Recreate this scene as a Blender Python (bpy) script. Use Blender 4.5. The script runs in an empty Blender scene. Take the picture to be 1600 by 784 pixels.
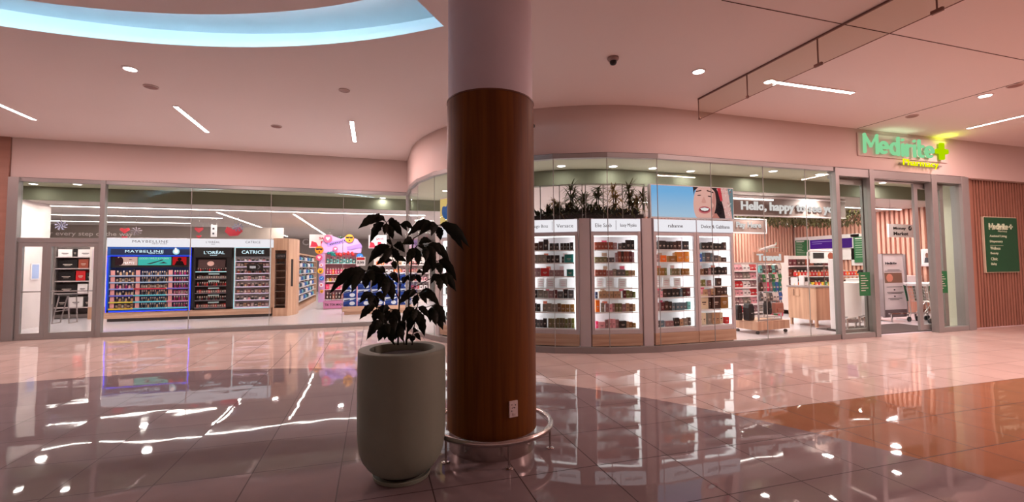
import bpy, math, random
from mathutils import Vector, Matrix
random.seed(7)
S = bpy.context.scene
COL = S.collection
# ------------------------------------------------------------------ camera
F, PITCH, ROLL, YAW, CX, CY, EYE = 706.0, .0494, -.00657, .2929, 797.0, 380.0, 1.5
fw = Vector((math.sin(YAW)*math.cos(PITCH), math.cos(YAW)*math.cos(PITCH), math.sin(PITCH)))
rt = Vector((math.cos(YAW), -math.sin(YAW), 0)); up = rt.cross(fw)
cr, sr = math.cos(ROLL), math.sin(ROLL)
R_, U_ = rt*cr+up*sr, -rt*sr+up*cr
cam = bpy.data.objects.new('camera', bpy.data.cameras.new('camera'))
COL.objects.link(cam)
cam.matrix_world = Matrix(((R_.x, U_.x, -fw.x, 0), (R_.y, U_.y, -fw.y, 0), (R_.z, U_.z, -fw.z, EYE), (0, 0, 0, 1)))
cam.data.sensor_width = 36; cam.data.lens = F/1600*36
cam.data.shift_x = (800-CX)/1600; cam.data.shift_y = -(392-CY)/1600
cam.data.clip_start = .05; cam.data.clip_end = 200
S.camera = cam

def at(px, py, ax, v):
    """point of the real plane ax = v that the photo shows at a pixel"""
    d = R_*((px-CX)/F)+U_*((CY-py)/F)+fw
    i = 'XYZ'.index(ax); o = Vector((0, 0, EYE))
    return o+d*((v-o[i])/d[i])

# ------------------------------------------------------------------ light
S.view_settings.view_transform = 'Standard'; S.view_settings.look = 'None'
S.view_settings.gamma = 1; S.view_settings.exposure = 0.0
S.view_settings.use_curve_mapping = False
W = bpy.data.worlds.new('world'); S.world = W; W.use_nodes = True
W.node_tree.nodes['Background'].inputs[0].default_value = (1.0, .54, .48, 1)
W.node_tree.nodes['Background'].inputs[1].default_value = .35

PINK = (1.0, .60, .56)
def area(name, loc, sx, sy, power, color, rot=(0, 0, 0), spread=math.pi):
    l = bpy.data.lights.new(name, 'AREA'); l.shape = 'RECTANGLE'; l.size = sx; l.size_y = sy
    l.energy = power; l.color = color; l.spread = spread
    o = bpy.data.objects.new(name, l); COL.objects.link(o); o.location = loc; o.rotation_euler = rot
    return o
MALL = 78
for n, (x, y, sx, sy) in enumerate([(-6.1, 9.7, .07, 1.55), (-3.31, 9.8, .07, 1.55), (-.43, 9.8, .07, 1.5), (-9.0, 9.8, .07, 1.55),
                                    (6.65, 5.35, 1.6, .07), (11.85, 5.4, .07, 1.5), (9.0, 1.6, 1.6, .07), (13.5, 3.0, .07, 1.6)]):  # final pair: added lights out of view, brightening the right side
    area('linear_and_added_light', (x, y, 4.27), sx, sy, (MALL, MALL, MALL, MALL, 20, 60, 400, 190)[n], PINK)
for x, y, p in ((-3.3, 7.49, 25), (4.49, 5.36, 14), (9.8, 4.83, 34), (5.79, 5.36, 9)):
    area('downlight_light', (x, y, 4.27), .12, .12, p, PINK)
# daylight-coloured cove is lit by its own strip (see the cove); store lamps and added fill
WARMW = (1.0, .90, .86)
STORE = 2.8
for x, y, sx, sy, p in ((-3.6, 14.9, 9.2, .06, 150), (-7.2, 17.3, 4.6, .06, 70), (-7.5, 19.6, 4.6, .06, 60), (-7.5, 21.5, 4.6, .06, 60),
                        (-4.52, 21.3, .06, 11.4, 130), (-2.42, 21.5, .06, 12, 150), (1.5, 19, .06, 9, 120), (5.5, 13.5, .06, 6, 110),
                        (8.2, 10.4, 3.4, .06, 80), (11.4, 11.8, 3.0, .06, 90), (14.3, 9.9, 2.6, .06, 90), (9.5, 16.5, 6, .06, 110)):
    area('store_strip_light', (x, y, 3.155), sx, sy, p*.5*STORE, WARMW)
for x, y in ((-6.5, 16.2), (-3.4, 18.5), (-1.0, 16.4), (-1.0, 20), (.8, 14.6), (.8, 18), (3.0, 12.5), (3.2, 15.5), (5.6, 9.6), (5.4, 11.8), (7.4, 8.9), (8.0, 12.2),
             (9.6, 9.4), (10.8, 8.7), (11.2, 10.8), (13.0, 9.0), (13.2, 11.6), (14.8, 8.4), (14.8, 10.8), (10.5, 13.0), (13, 13.1), (-9, 16), (-5, 25), (0, 24), (-7.7, 14.0), (-5.6, 14.2), (12.6, 8.3)):
    area('store_fill_light', (x, y, 3.17), .16, .16, 16*STORE, WARMW)  # added fill lights without fixtures, scattered to brighten the store

# ------------------------------------------------------------------ materials
def lin(c):
    return tuple(((v/255)/12.92 if v/255 <= .04045 else ((v/255+.055)/1.055)**2.4) for v in c)
MATS = {}
def mat(name, rgb, rough=.5, metal=0, emit=0, noise=None, coat=0, spec=None):
    """rgb is sRGB 0..255; noise=(scale xyz, amount) mottles the colour"""
    if name in MATS: return MATS[name]
    m = bpy.data.materials.new(name); m.use_nodes = True; nt = m.node_tree
    b = nt.nodes['Principled BSDF']; c = lin(rgb)
    b.inputs['Base Color'].default_value = (*c, 1); b.inputs['Roughness'].default_value = rough
    b.inputs['Metallic'].default_value = metal
    if coat: b.inputs['Coat Weight'].default_value = coat
    if spec is not None: b.inputs['Specular IOR Level'].default_value = spec
    if emit:
        b.inputs['Emission Color'].default_value = (*c, 1); b.inputs['Emission Strength'].default_value = emit
    sc, amt = noise or ((3, 3, 3), .05)
    tc = nt.nodes.new('ShaderNodeTexCoord'); mp = nt.nodes.new('ShaderNodeMapping'); no = nt.nodes.new('ShaderNodeTexNoise')
    mp.inputs['Scale'].default_value = sc; no.inputs['Scale'].default_value = 1; no.inputs['Detail'].default_value = 4
    mx = nt.nodes.new('ShaderNodeMix'); mx.data_type = 'RGBA'
    mx.inputs[6].default_value = (*[v*(1-amt) for v in c], 1); mx.inputs[7].default_value = (*[min(1, v*(1+amt)) for v in c], 1)
    nt.links.new(tc.outputs['Object'], mp.inputs[0]); nt.links.new(mp.outputs[0], no.inputs['Vector'])
    nt.links.new(no.outputs['Fac'], mx.inputs[0]); nt.links.new(mx.outputs[2], b.inputs['Base Color'])
    MATS[name] = m
    return m
def glass_mat(name, tint, ior=1.45, rough=.0):
    m = bpy.data.materials.new(name); m.use_nodes = True; nt = m.node_tree; nt.nodes.clear()
    o = nt.nodes.new('ShaderNodeOutputMaterial'); mx = nt.nodes.new('ShaderNodeMixShader')
    t = nt.nodes.new('ShaderNodeBsdfTransparent'); g = nt.nodes.new('ShaderNodeBsdfGlossy'); f = nt.nodes.new('ShaderNodeLayerWeight')
    p = nt.nodes.new('ShaderNodeMath'); p.operation = 'POWER'; q = nt.nodes.new('ShaderNodeMath'); q.operation = 'MULTIPLY_ADD'
    f.inputs[0].default_value = .5; p.inputs[1].default_value = 5; q.inputs[1].default_value = .9; q.inputs[2].default_value = .015
    nt.links.new(f.outputs['Facing'], p.inputs[0]); nt.links.new(p.outputs[0], q.inputs[0])
    t.inputs[0].default_value = (*tint, 1); g.inputs['Roughness'].default_value = rough
    nt.links.new(q.outputs[0], mx.inputs[0]); nt.links.new(t.outputs[0], mx.inputs[1]); nt.links.new(g.outputs[0], mx.inputs[2])
    nt.links.new(mx.outputs[0], o.inputs[0]); MATS[name] = m
    return m
def emit_mat(name, rgb, strength):
    if name in MATS: return MATS[name]
    m = bpy.data.materials.new(name); m.use_nodes = True; nt = m.node_tree; nt.nodes.clear()
    o = nt.nodes.new('ShaderNodeOutputMaterial'); e = nt.nodes.new('ShaderNodeEmission')
    e.inputs[0].default_value = (*lin(rgb), 1); e.inputs[1].default_value = strength
    nt.links.new(e.outputs[0], o.inputs[0]); MATS[name] = m
    return m
def wood_mat(name, a, b, axis='Z', rough=.4, scale=1.0, coat=0):
    m = bpy.data.materials.new(name); m.use_nodes = True; nt = m.node_tree; p = nt.nodes['Principled BSDF']
    tc = nt.nodes.new('ShaderNodeTexCoord'); mp = nt.nodes.new('ShaderNodeMapping'); no = nt.nodes.new('ShaderNodeTexNoise')
    s = {'Z': (26, 26, 1.1), 'X': (1.4, 20, 26), 'Y': (20, 1.4, 26)}[axis]
    mp.inputs['Scale'].default_value = [v*scale for v in s]; no.inputs['Scale'].default_value = 1
    no.inputs['Detail'].default_value = 6; no.inputs['Distortion'].default_value = .4
    r = nt.nodes.new('ShaderNodeValToRGB'); r.color_ramp.elements[0].position = .36; r.color_ramp.elements[1].position = .64
    r.color_ramp.elements[0].color = (*lin(a), 1); r.color_ramp.elements[1].color = (*lin(b), 1)
    nt.links.new(tc.outputs['Object'], mp.inputs[0]); nt.links.new(mp.outputs[0], no.inputs['Vector'])
    nt.links.new(no.outputs['Fac'], r.inputs[0]); nt.links.new(r.outputs[0], p.inputs['Base Color'])
    p.inputs['Roughness'].default_value = rough; p.inputs['Coat Weight'].default_value = coat; p.inputs['Coat Roughness'].default_value = .2
    MATS[name] = m
    return m
GLASS = glass_mat('shopfront_glass', (.93, .955, .935))
BAFFLE = glass_mat('smoke_baffle_glass', (.90, .89, .85), 1.5)
WALL = mat('mall_wall_paint', (205, 190, 184), .8, noise=((.6, .6, .6), .03))
CEIL = mat('mall_ceiling_paint', (234, 224, 222), .85, noise=((.5, .5, .5), .02))
FRAME = mat('anodised_frame', (146, 146, 144), .38, .3)
FRAMED = mat('dark_gasket', (62, 48, 48), .6)
SILL = mat('metal_sill', (140, 136, 134), .35, .4)
STEEL = mat('brushed_steel', (190, 182, 178), .22, 1, noise=((2, 2, 60), .08))
PLASTER = mat('column_plaster', (214, 210, 220), .6)
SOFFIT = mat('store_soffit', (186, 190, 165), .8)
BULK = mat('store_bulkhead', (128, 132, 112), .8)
SCEIL = mat('store_ceiling', (196, 186, 180), .8, noise=((1, 40, 1), .12))
SWALL = mat('store_wall', (225, 212, 208), .7)
WHITE = mat('white_laminate', (232, 226, 228), .35)
BLACK = mat('black_plastic', (14, 13, 15), .4)
DARKG = mat('dark_grey', (52, 46, 46), .5)
CHROME = mat('chrome', (215, 212, 212), .12, 1)
PINKM = mat('post_lilac_grey', (212, 198, 204), .45, .05)
COLWOOD = wood_mat('column_veneer', (98, 54, 8), (118, 68, 12), 'Z', .5, 1.0, 0)
COLWOOD.node_tree.nodes['Principled BSDF'].inputs['Specular IOR Level'].default_value = .25
OAK = wood_mat('light_oak', (186, 142, 116), (212, 170, 142), 'Z', .5, .5)
OAKX = wood_mat('light_oak_long', (190, 148, 124), (220, 182, 156), 'X', .5, .5)
SLAT = wood_mat('slat_timber', (136, 96, 80), (156, 112, 92), 'Z', .55, .6)
SLATIN = wood_mat('inner_slat_timber', (206, 152, 134), (224, 172, 152), 'Z', .55, .6)
SLATBACK = mat('slat_backing', (120, 70, 58), .8)
LED = emit_mat('led_white', (255, 244, 240), 14)
LEDM = emit_mat('mall_led', (255, 240, 234), 22)
SIGNW = emit_mat('lightbox_white', (248, 240, 250), 1.06)
INK = mat('ink_grey', (58, 46, 54), .6)
INKD = mat('ink_dark', (30, 26, 30), .6)

# ------------------------------------------------------------------ mesh helpers
class MB:
    def __init__(s): s.v = []; s.f = []; s.m = []; s.mi = 0
    def add(s, vs, fs):
        n = len(s.v); s.v += [tuple(v) for v in vs]; s.f += [tuple(i+n for i in f) for f in fs]; s.m += [s.mi]*len(fs); return s
    def box(s, x0, x1, y0, y1, z0, z1):
        return s.add([(x0, y0, z0), (x1, y0, z0), (x1, y1, z0), (x0, y1, z0), (x0, y0, z1), (x1, y0, z1), (x1, y1, z1), (x0, y1, z1)],
                     [(0, 3, 2, 1), (4, 5, 6, 7), (0, 1, 5, 4), (1, 2, 6, 5), (2, 3, 7, 6), (3, 0, 4, 7)])
    def bar(s, p, q, w, d=None, up=(0, 0, 1)):
        """rectangular bar from p to q"""
        p = Vector(p); q = Vector(q); d = d or w; z = (q-p).normalized(); u = Vector(up)
        if abs(z.dot(u)) > .98: u = Vector((0, 1, 0))
        x = z.cross(u).normalized(); y = x.cross(z).normalized()
        vs = []
        for c in (p, q):
            for a, b in ((-1, -1), (1, -1), (1, 1), (-1, 1)): vs.append(c+x*(a*w/2)+y*(b*d/2))
        return s.add(vs, [(0, 1, 2, 3), (7, 6, 5, 4), (0, 4, 5, 1), (1, 5, 6, 2), (2, 6, 7, 3), (3, 7, 4, 0)])
    def tube(s, pts, r, n=8, closed=False, cap=True):
        pts = [Vector(p) for p in pts]; N = len(pts); rs = r if isinstance(r, (list, tuple)) else [r]*N
        vs = []; prev = None
        for i, p in enumerate(pts):
            a = pts[(i-1) % N] if (closed or i > 0) else p; b = pts[(i+1) % N] if (closed or i < N-1) else p
            t = (b-a).normalized()
            if prev is None:
                u = Vector((0, 0, 1)) if abs(t.z) < .9 else Vector((1, 0, 0)); x = t.cross(u).normalized()
            else:
                x = (prev-t*prev.dot(t)).normalized()
            prev = x; y = t.cross(x)
            for k in range(n):
                g = 2*math.pi*k/n; vs.append(p+(x*math.cos(g)+y*math.sin(g))*rs[i])
        fs = []
        for i in range(N if closed else N-1):
            j = (i+1) % N
            for k in range(n):
                l = (k+1) % n; fs.append((i*n+k, i*n+l, j*n+l, j*n+k))
        if cap and not closed: fs += [tuple(range(n))[::-1], tuple((N-1)*n+k for k in range(n))]
        return s.add(vs, fs)
    def lathe(s, prof, n=32, c=(0, 0, 0), capb=True, capt=True):
        vs = []; fs = []; N = len(prof)
        for r, z in prof:
            for k in range(n):
                g = 2*math.pi*k/n; vs.append((c[0]+r*math.cos(g), c[1]+r*math.sin(g), c[2]+z))
        for i in range(N-1):
            for k in range(n):
                l = (k+1) % n; fs.append((i*n+k, i*n+l, (i+1)*n+l, (i+1)*n+k))
        if capb: fs.append(tuple(range(n))[::-1])
        if capt: fs.append(tuple((N-1)*n+k for k in range(n)))
        return s.add(vs, fs)
    def prism(s, pts, y0, y1):
        """outline in XZ pushed from y0 to y1"""
        n = len(pts); vs = [(x, y0, z) for x, z in pts]+[(x, y1, z) for x, z in pts]
        return s.add(vs, [tuple(range(n)), tuple(range(2*n-1, n-1, -1))]+[(i, i+n, (i+1) % n+n, (i+1) % n) for i in range(n)])
    def prismz(s, pts, z0, z1):
        n = len(pts); vs = [(x, y, z0) for x, y in pts]+[(x, y, z1) for x, y in pts]
        return s.add(vs, [tuple(range(n))[::-1], tuple(range(n, 2*n))]+[(i, (i+1) % n, (i+1) % n+n, i+n) for i in range(n)])
    def disc(s, cx, cz, r, y0, y1, n=20, sx=1, sz=1):
        return s.prism([(cx+r*sx*math.cos(2*math.pi*k/n), cz+r*sz*math.sin(2*math.pi*k/n)) for k in range(n)], y0, y1)
    def blob(s, c, r, n=10, sx=1, sy=1, sz=1):
        prof = [(r*math.sin(math.pi*i/n), -r*math.cos(math.pi*i/n)) for i in range(n+1)]
        k0 = len(s.v); s.lathe([(max(a, 1e-4), b) for a, b in prof], 12, (0, 0, 0), False, False)
        for i in range(k0, len(s.v)):
            x, y, z = s.v[i]; s.v[i] = (c[0]+x*sx, c[1]+y*sy, c[2]+z*sz)
        return s
    def build(s, name, m, parent=None, loc=(0, 0, 0), rz=0, smooth=False, bevel=0, fix=True):
        me = bpy.data.meshes.new(name); me.from_pydata(s.v, [], s.f)
        ms = m if isinstance(m, (list, tuple)) else [m]
        for x in ms: me.materials.append(x)
        if len(ms) > 1: me.polygons.foreach_set('material_index', s.m)
        if fix:
            import bmesh
            b = bmesh.new(); b.from_mesh(me); bmesh.ops.recalc_face_normals(b, faces=b.faces); b.to_mesh(me); b.free()
        if smooth:
            me.polygons.foreach_set('use_smooth', [True]*len(me.polygons))
            if smooth != 'all': me.set_sharp_from_angle(angle=math.radians(38))
        o = bpy.data.objects.new(name, me); COL.objects.link(o); o.location = loc; o.rotation_euler = (0, 0, rz)
        if parent: o.parent = parent
        if bevel:
            bm = o.modifiers.new('bevel', 'BEVEL'); bm.width = bevel; bm.segments = 2; bm.limit_method = 'ANGLE'
        return o
def tag(o, label, cat, group=None, kind=None):
    o['label'] = label; o['category'] = cat
    if group: o['group'] = group
    if kind: o['kind'] = kind
    return o
def thing(name, label, cat, loc=(0, 0, 0), rz=0, group=None):
    o = bpy.data.objects.new(name, None); COL.objects.link(o); o.location = loc; o.rotation_euler = (0, 0, rz)
    o.empty_display_size = .1
    return tag(o, label, cat, group)
def struct(o): o['kind'] = 'structure'; return o
def dup(root, loc, rz=0, label=None, group=None):
    r = root.copy(); COL.objects.link(r); r.location = loc; r.rotation_euler = (0, 0, rz)
    if label: r['label'] = label
    if group: r['group'] = group
    for ch in list(root.children):
        c = ch.copy(); COL.objects.link(c); c.parent = r
        for g in ch.children:
            d = g.copy(); COL.objects.link(d); d.parent = c
    return r
def text(body, m, parent, x0, x1, z0, z1, y, name='lettering', ext=.004, bold=0, rz=0, org=(0, 0), vert=False, fit='both', group=None, spacing=1):
    """lettering facing -Y, its ink box fitted to x0..x1, z0..z1 at depth y; rz turns it about org"""
    c = bpy.data.curves.new(name, 'FONT'); c.body = body; c.size = 1; c.offset = bold; c.extrude = .001; c.space_character = spacing; c.resolution_u = 2
    o = bpy.data.objects.new(name, c); COL.objects.link(o)
    bpy.context.view_layer.update()
    me = bpy.data.meshes.new_from_object(o.evaluated_get(bpy.context.evaluated_depsgraph_get()))
    bpy.data.objects.remove(o); bpy.data.curves.remove(c)
    xs = [v.co.x for v in me.vertices]; ys = [v.co.y for v in me.vertices]
    ax, bx, ay, by = min(xs), max(xs), min(ys), max(ys)
    if vert: sx = (z1-z0)/(bx-ax); sz = (x1-x0)/(by-ay)
    else: sx = (x1-x0)/(bx-ax); sz = (z1-z0)/(by-ay)
    for v in me.vertices:
        X, Z = (v.co.x-ax)*sx, (v.co.y-ay)*sz
        if vert: X, Z = (by-ay)*sz-Z, X
        v.co = (x0+X, y+(-ext if v.co.z > 0 else 0), z0+Z)
    me.materials.clear(); me.materials.append(m)
    ob = bpy.data.objects.new(name, me); COL.objects.link(ob)
    if parent: ob.parent = parent
    return ob
ORD = 'first second third fourth fifth sixth seventh eighth ninth tenth eleventh twelfth thirteenth fourteenth fifteenth sixteenth seventeenth eighteenth nineteenth twentieth'.split()

# ------------------------------------------------------------------ SETTING: floor
def floor_mat():
    m = bpy.data.materials.new('polished_tiles'); m.use_nodes = True; nt = m.node_tree; N = nt.nodes; L = nt.links
    b = N['Principled BSDF']; tc = N.new('ShaderNodeTexCoord'); sp = N.new('ShaderNodeSeparateXYZ'); L.new(tc.outputs['Object'], sp.inputs[0])
    def M(op, a, b_=None, c_=None, clamp=False):
        n = N.new('ShaderNodeMath'); n.operation = op; n.use_clamp = clamp
        for i, v in enumerate((a, b_, c_)):
            if v is None: continue
            if isinstance(v, (int, float)): n.inputs[i].default_value = v
            else: L.new(v, n.inputs[i])
        return n.outputs[0]
    X, Y = sp.outputs[0], sp.outputs[1]
    tx, ty, ox, oy = .613, .647, -2.062, 2.489
    u = M('DIVIDE', M('SUBTRACT', X, ox), tx); v = M('DIVIDE', M('SUBTRACT', Y, oy), ty)
    fu = M('PINGPONG', u, .5); fv = M('PINGPONG', v, .5)
    du = M('MULTIPLY', fu, tx); dv = M('MULTIPLY', fv, ty)
    gap = M('LESS_THAN', M('MINIMUM', du, dv), .0042)
    cell = N.new('ShaderNodeCombineXYZ'); L.new(M('FLOOR', u), cell.inputs[0]); L.new(M('FLOOR', v), cell.inputs[1])
    wn = N.new('ShaderNodeTexWhiteNoise'); L.new(cell.outputs[0], wn.inputs['Vector'])
    # zones: big grey disc, orange field beyond it in front, beige elsewhere
    rx = M('SUBTRACT', X, -3.4); ry = M('SUBTRACT', Y, -.1)
    rr = M('SQRT', M('ADD', M('MULTIPLY', rx, rx), M('MULTIPLY', ry, ry)))
    grey = M('LESS_THAN', rr, 7.86); orange = M('LESS_THAN', Y, 3.783)
    def mix(f, a, b_):
        n = N.new('ShaderNodeMix'); n.data_type = 'RGBA'; L.new(f, n.inputs[0])
        for i, q in ((6, a), (7, b_)):
            if isinstance(q, tuple): n.inputs[i].default_value = (*lin(q), 1)
            else: L.new(q, n.inputs[i])
        return n.outputs[2]
    base = mix(orange, BEIGE, ORANGE); base = mix(grey, base, GREY)
    no = N.new('ShaderNodeTexNoise'); no.inputs['Scale'].default_value = 2.2; no.inputs['Detail'].default_value = 6; L.new(tc.outputs['Object'], no.inputs['Vector'])
    k = M('ADD', M('MULTIPLY', no.outputs['Fac'], .30), M('MULTIPLY', wn.outputs['Value'], .10)); k = M('ADD', k, .78)
    h = N.new('ShaderNodeVectorMath'); h.operation = 'SCALE'; L.new(base, h.inputs[0]); L.new(k, h.inputs['Scale'])
    col = mix(gap, h.outputs[0], (48, 34, 32)); L.new(col, b.inputs['Base Color'])
    L.new(M('ADD', M('MULTIPLY', gap, .5), .024), b.inputs['Roughness']); b.inputs['IOR'].default_value = 1.31
    # gentle warp of each tile and a slight tilt from tile to tile
    n2 = N.new('ShaderNodeTexNoise'); n2.inputs['Scale'].default_value = 1.7; n2.inputs['Detail'].default_value = 1.5; L.new(tc.outputs['Object'], n2.inputs['Vector'])
    bu = N.new('ShaderNodeBump'); bu.inputs['Strength'].default_value = .5; bu.inputs['Distance'].default_value = .004; L.new(n2.outputs['Fac'], bu.inputs['Height'])
    ad = N.new('ShaderNodeVectorMath'); ad.operation = 'MULTIPLY_ADD'; L.new(wn.outputs['Color'], ad.inputs[0])
    ad.inputs[1].default_value = (.007, .007, 0); L.new(bu.outputs[0], ad.inputs[2])
    s2 = N.new('ShaderNodeVectorMath'); s2.operation = 'SUBTRACT'; L.new(ad.outputs[0], s2.inputs[0]); s2.inputs[1].default_value = (.0035, .0035, 0)
    nm = N.new('ShaderNodeVectorMath'); nm.operation = 'NORMALIZE'; L.new(s2.outputs[0], nm.inputs[0]); L.new(nm.outputs[0], b.inputs['Normal'])
    return m
BEIGE, ORANGE, GREY = (200, 184, 176), (156, 114, 88), (136, 124, 126)
o = struct(MB().box(-16, 24, -8, 12.1, -.1, 0).build('floor', floor_mat()))
sf = mat('store_floor', (206, 198, 204), .18, noise=((1.2, 7, 1), .06))
path_out = [(-13, 12.26), (.86, 12.26), (.86, 11.0)]+[(5.03-4.14*math.sin(math.radians(t)), 11-4.14*math.cos(math.radians(t))) for t in range(85, -1, -5)]+[(24, 6.86)]
path_in = [(-13, 13.4), (2.13, 13.4), (2.13, 11.0)]+[(5.03-2.9*math.sin(math.radians(t)), 11-2.9*math.cos(math.radians(t))) for t in range(85, -1, -5)]+[(24, 8.1)]
struct(MB().prismz(path_out+[(24, 30), (-13, 30)], -.06, .004).build('floor_store', sf))

# ceiling with the circular light trough (centre -3.4, -.1)
CCX, CCY, RI, RO = -3.4, -.1, 5.95, 6.70
A1, A0 = math.radians(51.6), math.radians(205)
b = MB()
def pol(r, a, z): return (CCX+r*math.cos(a), CCY+r*math.sin(a), z)
NA = 72
angs = [A1+(A0-A1)*i/NA for i in range(NA+1)]
rest = [A0+(A1+2*math.pi-A0)*i/24 for i in range(25)]
Z = 4.3
# inner island
ring = [pol(RI, a, Z) for a in angs]
b.add([(CCX, CCY, Z)]+ring, [(0, i+1, i+2) for i in range(NA)])
b.add([(CCX, CCY, Z)]+[pol(RO, a, Z) for a in rest], [(0, i+1, i+2) for i in range(24)])
# outside field: RO circle to a big rectangle, by radial rays
def edge(a):
    dx, dy = math.cos(a), math.sin(a); t = 1e9
    if dx > 1e-6: t = min(t, (24-CCX)/dx)
    if dx < -1e-6: t = min(t, (-16-CCX)/dx)
    if dy > 1e-6: t = min(t, (12.25-CCY)/dy)
    if dy < -1e-6: t = min(t, (-8-CCY)/dy)
    return (CCX+dx*t, CCY+dy*t, Z)
al = angs+rest[1:]
cor = [math.atan2(y-CCY, x-CCX) % (2*math.pi) for x, y in ((24, 12.25), (-16, 12.25), (-16, -8), (24, -8))]
al = sorted(set([a for a in al]+[c if c > A1 else c+2*math.pi for c in cor]))
for a0_, a1_ in zip(al[:-1], al[1:]):
    b.add([pol(RO, a0_, Z), pol(RO, a1_, Z), edge(a1_), edge(a0_)], [(0, 1, 2, 3)])
struct(b.build('ceiling', CEIL, fix=False))
struct(MB().box(-16, 24, -8, 12.4, 4.95, 5.0).build('ceiling_slab', CEIL))
# trough walls
b = MB()
def wallstrip(r, z0, z1):
    for i in range(NA): b.add([pol(r, angs[i], z0), pol(r, angs[i+1], z0), pol(r, angs[i+1], z1), pol(r, angs[i], z1)], [(0, 1, 2, 3)])
def flat(r0, r1, z):
    for i in range(NA): b.add([pol(r0, angs[i], z), pol(r0, angs[i+1], z), pol(r1, angs[i+1], z), pol(r1, angs[i], z)], [(0, 1, 2, 3)])
wallstrip(RO, 4.3, 4.37); flat(RO, 6.98, 4.37); wallstrip(6.98, 4.37, 4.62); flat(5.6, 6.98, 4.62); wallstrip(RI, 4.3, 4.36); flat(5.6, RI, 4.36); wallstrip(5.6, 4.36, 4.62)
for a in (A1, A0):
    b.add([pol(5.6, a, 4.3), pol(6.98, a, 4.3), pol(6.98, a, 4.62), pol(5.6, a, 4.62)], [(0, 1, 2, 3)])
COVE = mat('cove_paint', (225, 232, 236), .7)
struct(b.build('trim_1', COVE, fix=False))
tube = MB().tube([pol(5.72, a, 4.40) for a in angs[1:-1]], .018, 6)
tag(tube.build('led_strip', emit_mat('cove_cyan', (196, 232, 250), 60)), 'pale cyan glowing light strip hidden in the curved ceiling trough', 'light strip')
# recessed joints in the ceiling
b = MB(); b.bar((3.515, 3.812, 4.2985), (20, 3.812, 4.2985), .010, .004); b.bar((9.6, 6.78, 4.2985), (9.6, -2, 4.2985), .012, .004)
struct(b.build('trim_2', mat('shadow_gap', (70, 40, 34), .8)))

# fascias
def arc(r, a0, a1, n=18): return [(5.03-r*math.sin(math.radians(a0+(a1-a0)*i/n)), 11-r*math.cos(math.radians(a0+(a1-a0)*i/n))) for i in range(n+1)]
outer = [(.83, 12.3), (.83, 11.0)]+arc(4.2, 90, 0, 40)[1:]+[(24, 6.8)]
inner = [(1.03, 12.3), (1.03, 11.0)]+arc(4.0, 90, 0, 40)[1:]+[(24, 7.0)]
struct(MB().prismz(outer+inner[::-1], 3.44, 4.3).build('wall_front_right', WALL, smooth=True))
struct(MB().box(-7.4, .85, 12.16, 12.36, 3.44, 4.3).build('wall_front_left', WALL))
pil = wood_mat('far_left_cladding', (150, 112, 96), (160, 120, 104), 'X', .6, .3)
b = MB().box(-12, -7.41, 12.12, 12.5, 0, 4.3)
for z in (.82, 1.64, 2.46, 3.28): b.box(-12, -7.409, 12.115, 12.121, z-.004, z+.004)
struct(b.build('wall_left', pil))
struct(MB().box(-16, -15.9, -8, 12.3, 0, 4.3).build('wall_far_left', WALL))
# slat wall right of the doors
b = MB(); b.mi = 1; b.box(12.98, 24, 7.02, 7.1, 0, 3.44); b.mi = 0; b.box(12.95, 13.3, 6.9, 7.04, 0, 3.44)
x = 13.34
while x < 23.9: b.box(x, x+.062, 6.93, 7.03, 0, 3.44); x += .102
struct(b.build('wall_right_slats', [SLAT, SLATBACK]))

# store shell
so = MB()
for i in range(len(path_out)-1):
    so.add([(*path_out[i], 3.45), (*path_out[i+1], 3.45), (*path_in[i+1], 3.45), (*path_in[i], 3.45)], [(0, 1, 2, 3)])
struct(so.build('ceiling_store_soffit', SOFFIT, fix=False))
inn2 = [(x+(.0 if i < 1 else .08), y+.08) for i, (x, y) in enumerate(path_in)]
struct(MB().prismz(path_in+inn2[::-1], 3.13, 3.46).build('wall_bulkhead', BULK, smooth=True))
struct(MB().prismz(inn2+[(24, 30), (-13, 30)], 3.2, 3.24).build('ceiling_store', SCEIL))
struct(MB().box(-13, 24, 29.4, 29.6, 0, 3.3).build('wall_back', mat('store_back_wall', (150, 138, 132), .8)))
struct(MB().box(-13, -12.8, 12.3, 30, 0, 3.3).build('wall_store_left', SWALL))
struct(MB().box(-9.6, -8.3, 14.05, 15.1, 0, 3.2).build('wall_left_pier', SWALL))
struct(MB().box(-9.6, -8.32, 12.4, 14.05, 0, 3.45).build('wall_left_return', mat('green_grey_paint', (150, 150, 138), .7)))
def slatwall(name, p, q, z1, m):
    p = Vector(p); q = Vector(q); L = (q-p).length; d = (q-p)/L; n = Vector((d.y, -d.x, 0))
    b = MB(); b.mi = 1; b.bar(p+Vector((0, 0, z1/2))-n*.05, q+Vector((0, 0, z1/2))-n*.05, .04, z1); b.mi = 0
    k = int(L/.14)
    for i in range(k):
        c = p+d*(.07+i*.14); b.bar(c-n*.0, c-n*.0+Vector((0, 0, z1)), .075, .075, up=d)
    return struct(b.build(name, [m, mat('inner_slat_back', (168, 112, 98), .8)]))
slatwall('wall_slats_back', (8.6, 13.9, 0), (16, 13.9, 0), 3.2, SLATIN)
slatwall('wall_slats_side', (16, 13.9, 0), (16, 7.4, 0), 3.2, SLATIN)
struct(MB().box(12.98, 13.3, 7.12, 7.36, 0, 3.45).build('wall_right_return', mat('green_white_paint', (196, 200, 178), .7)))
b = MB().box(15.9, 15.97, 7.6, 13.8, 0, .12).box(8.7, 15.9, 13.78, 13.84, 0, .12)
struct(b.build('baseboard_right', mat('skirting', (112, 70, 60), .6)))

# ------------------------------------------------------------------ glazing
def frame_thing(name): return struct(bpy.data.objects.new(name, None))
def wparent(name):
    o = bpy.data.objects.new(name, None); COL.objects.link(o); o['kind'] = 'structure'; return o
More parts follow.
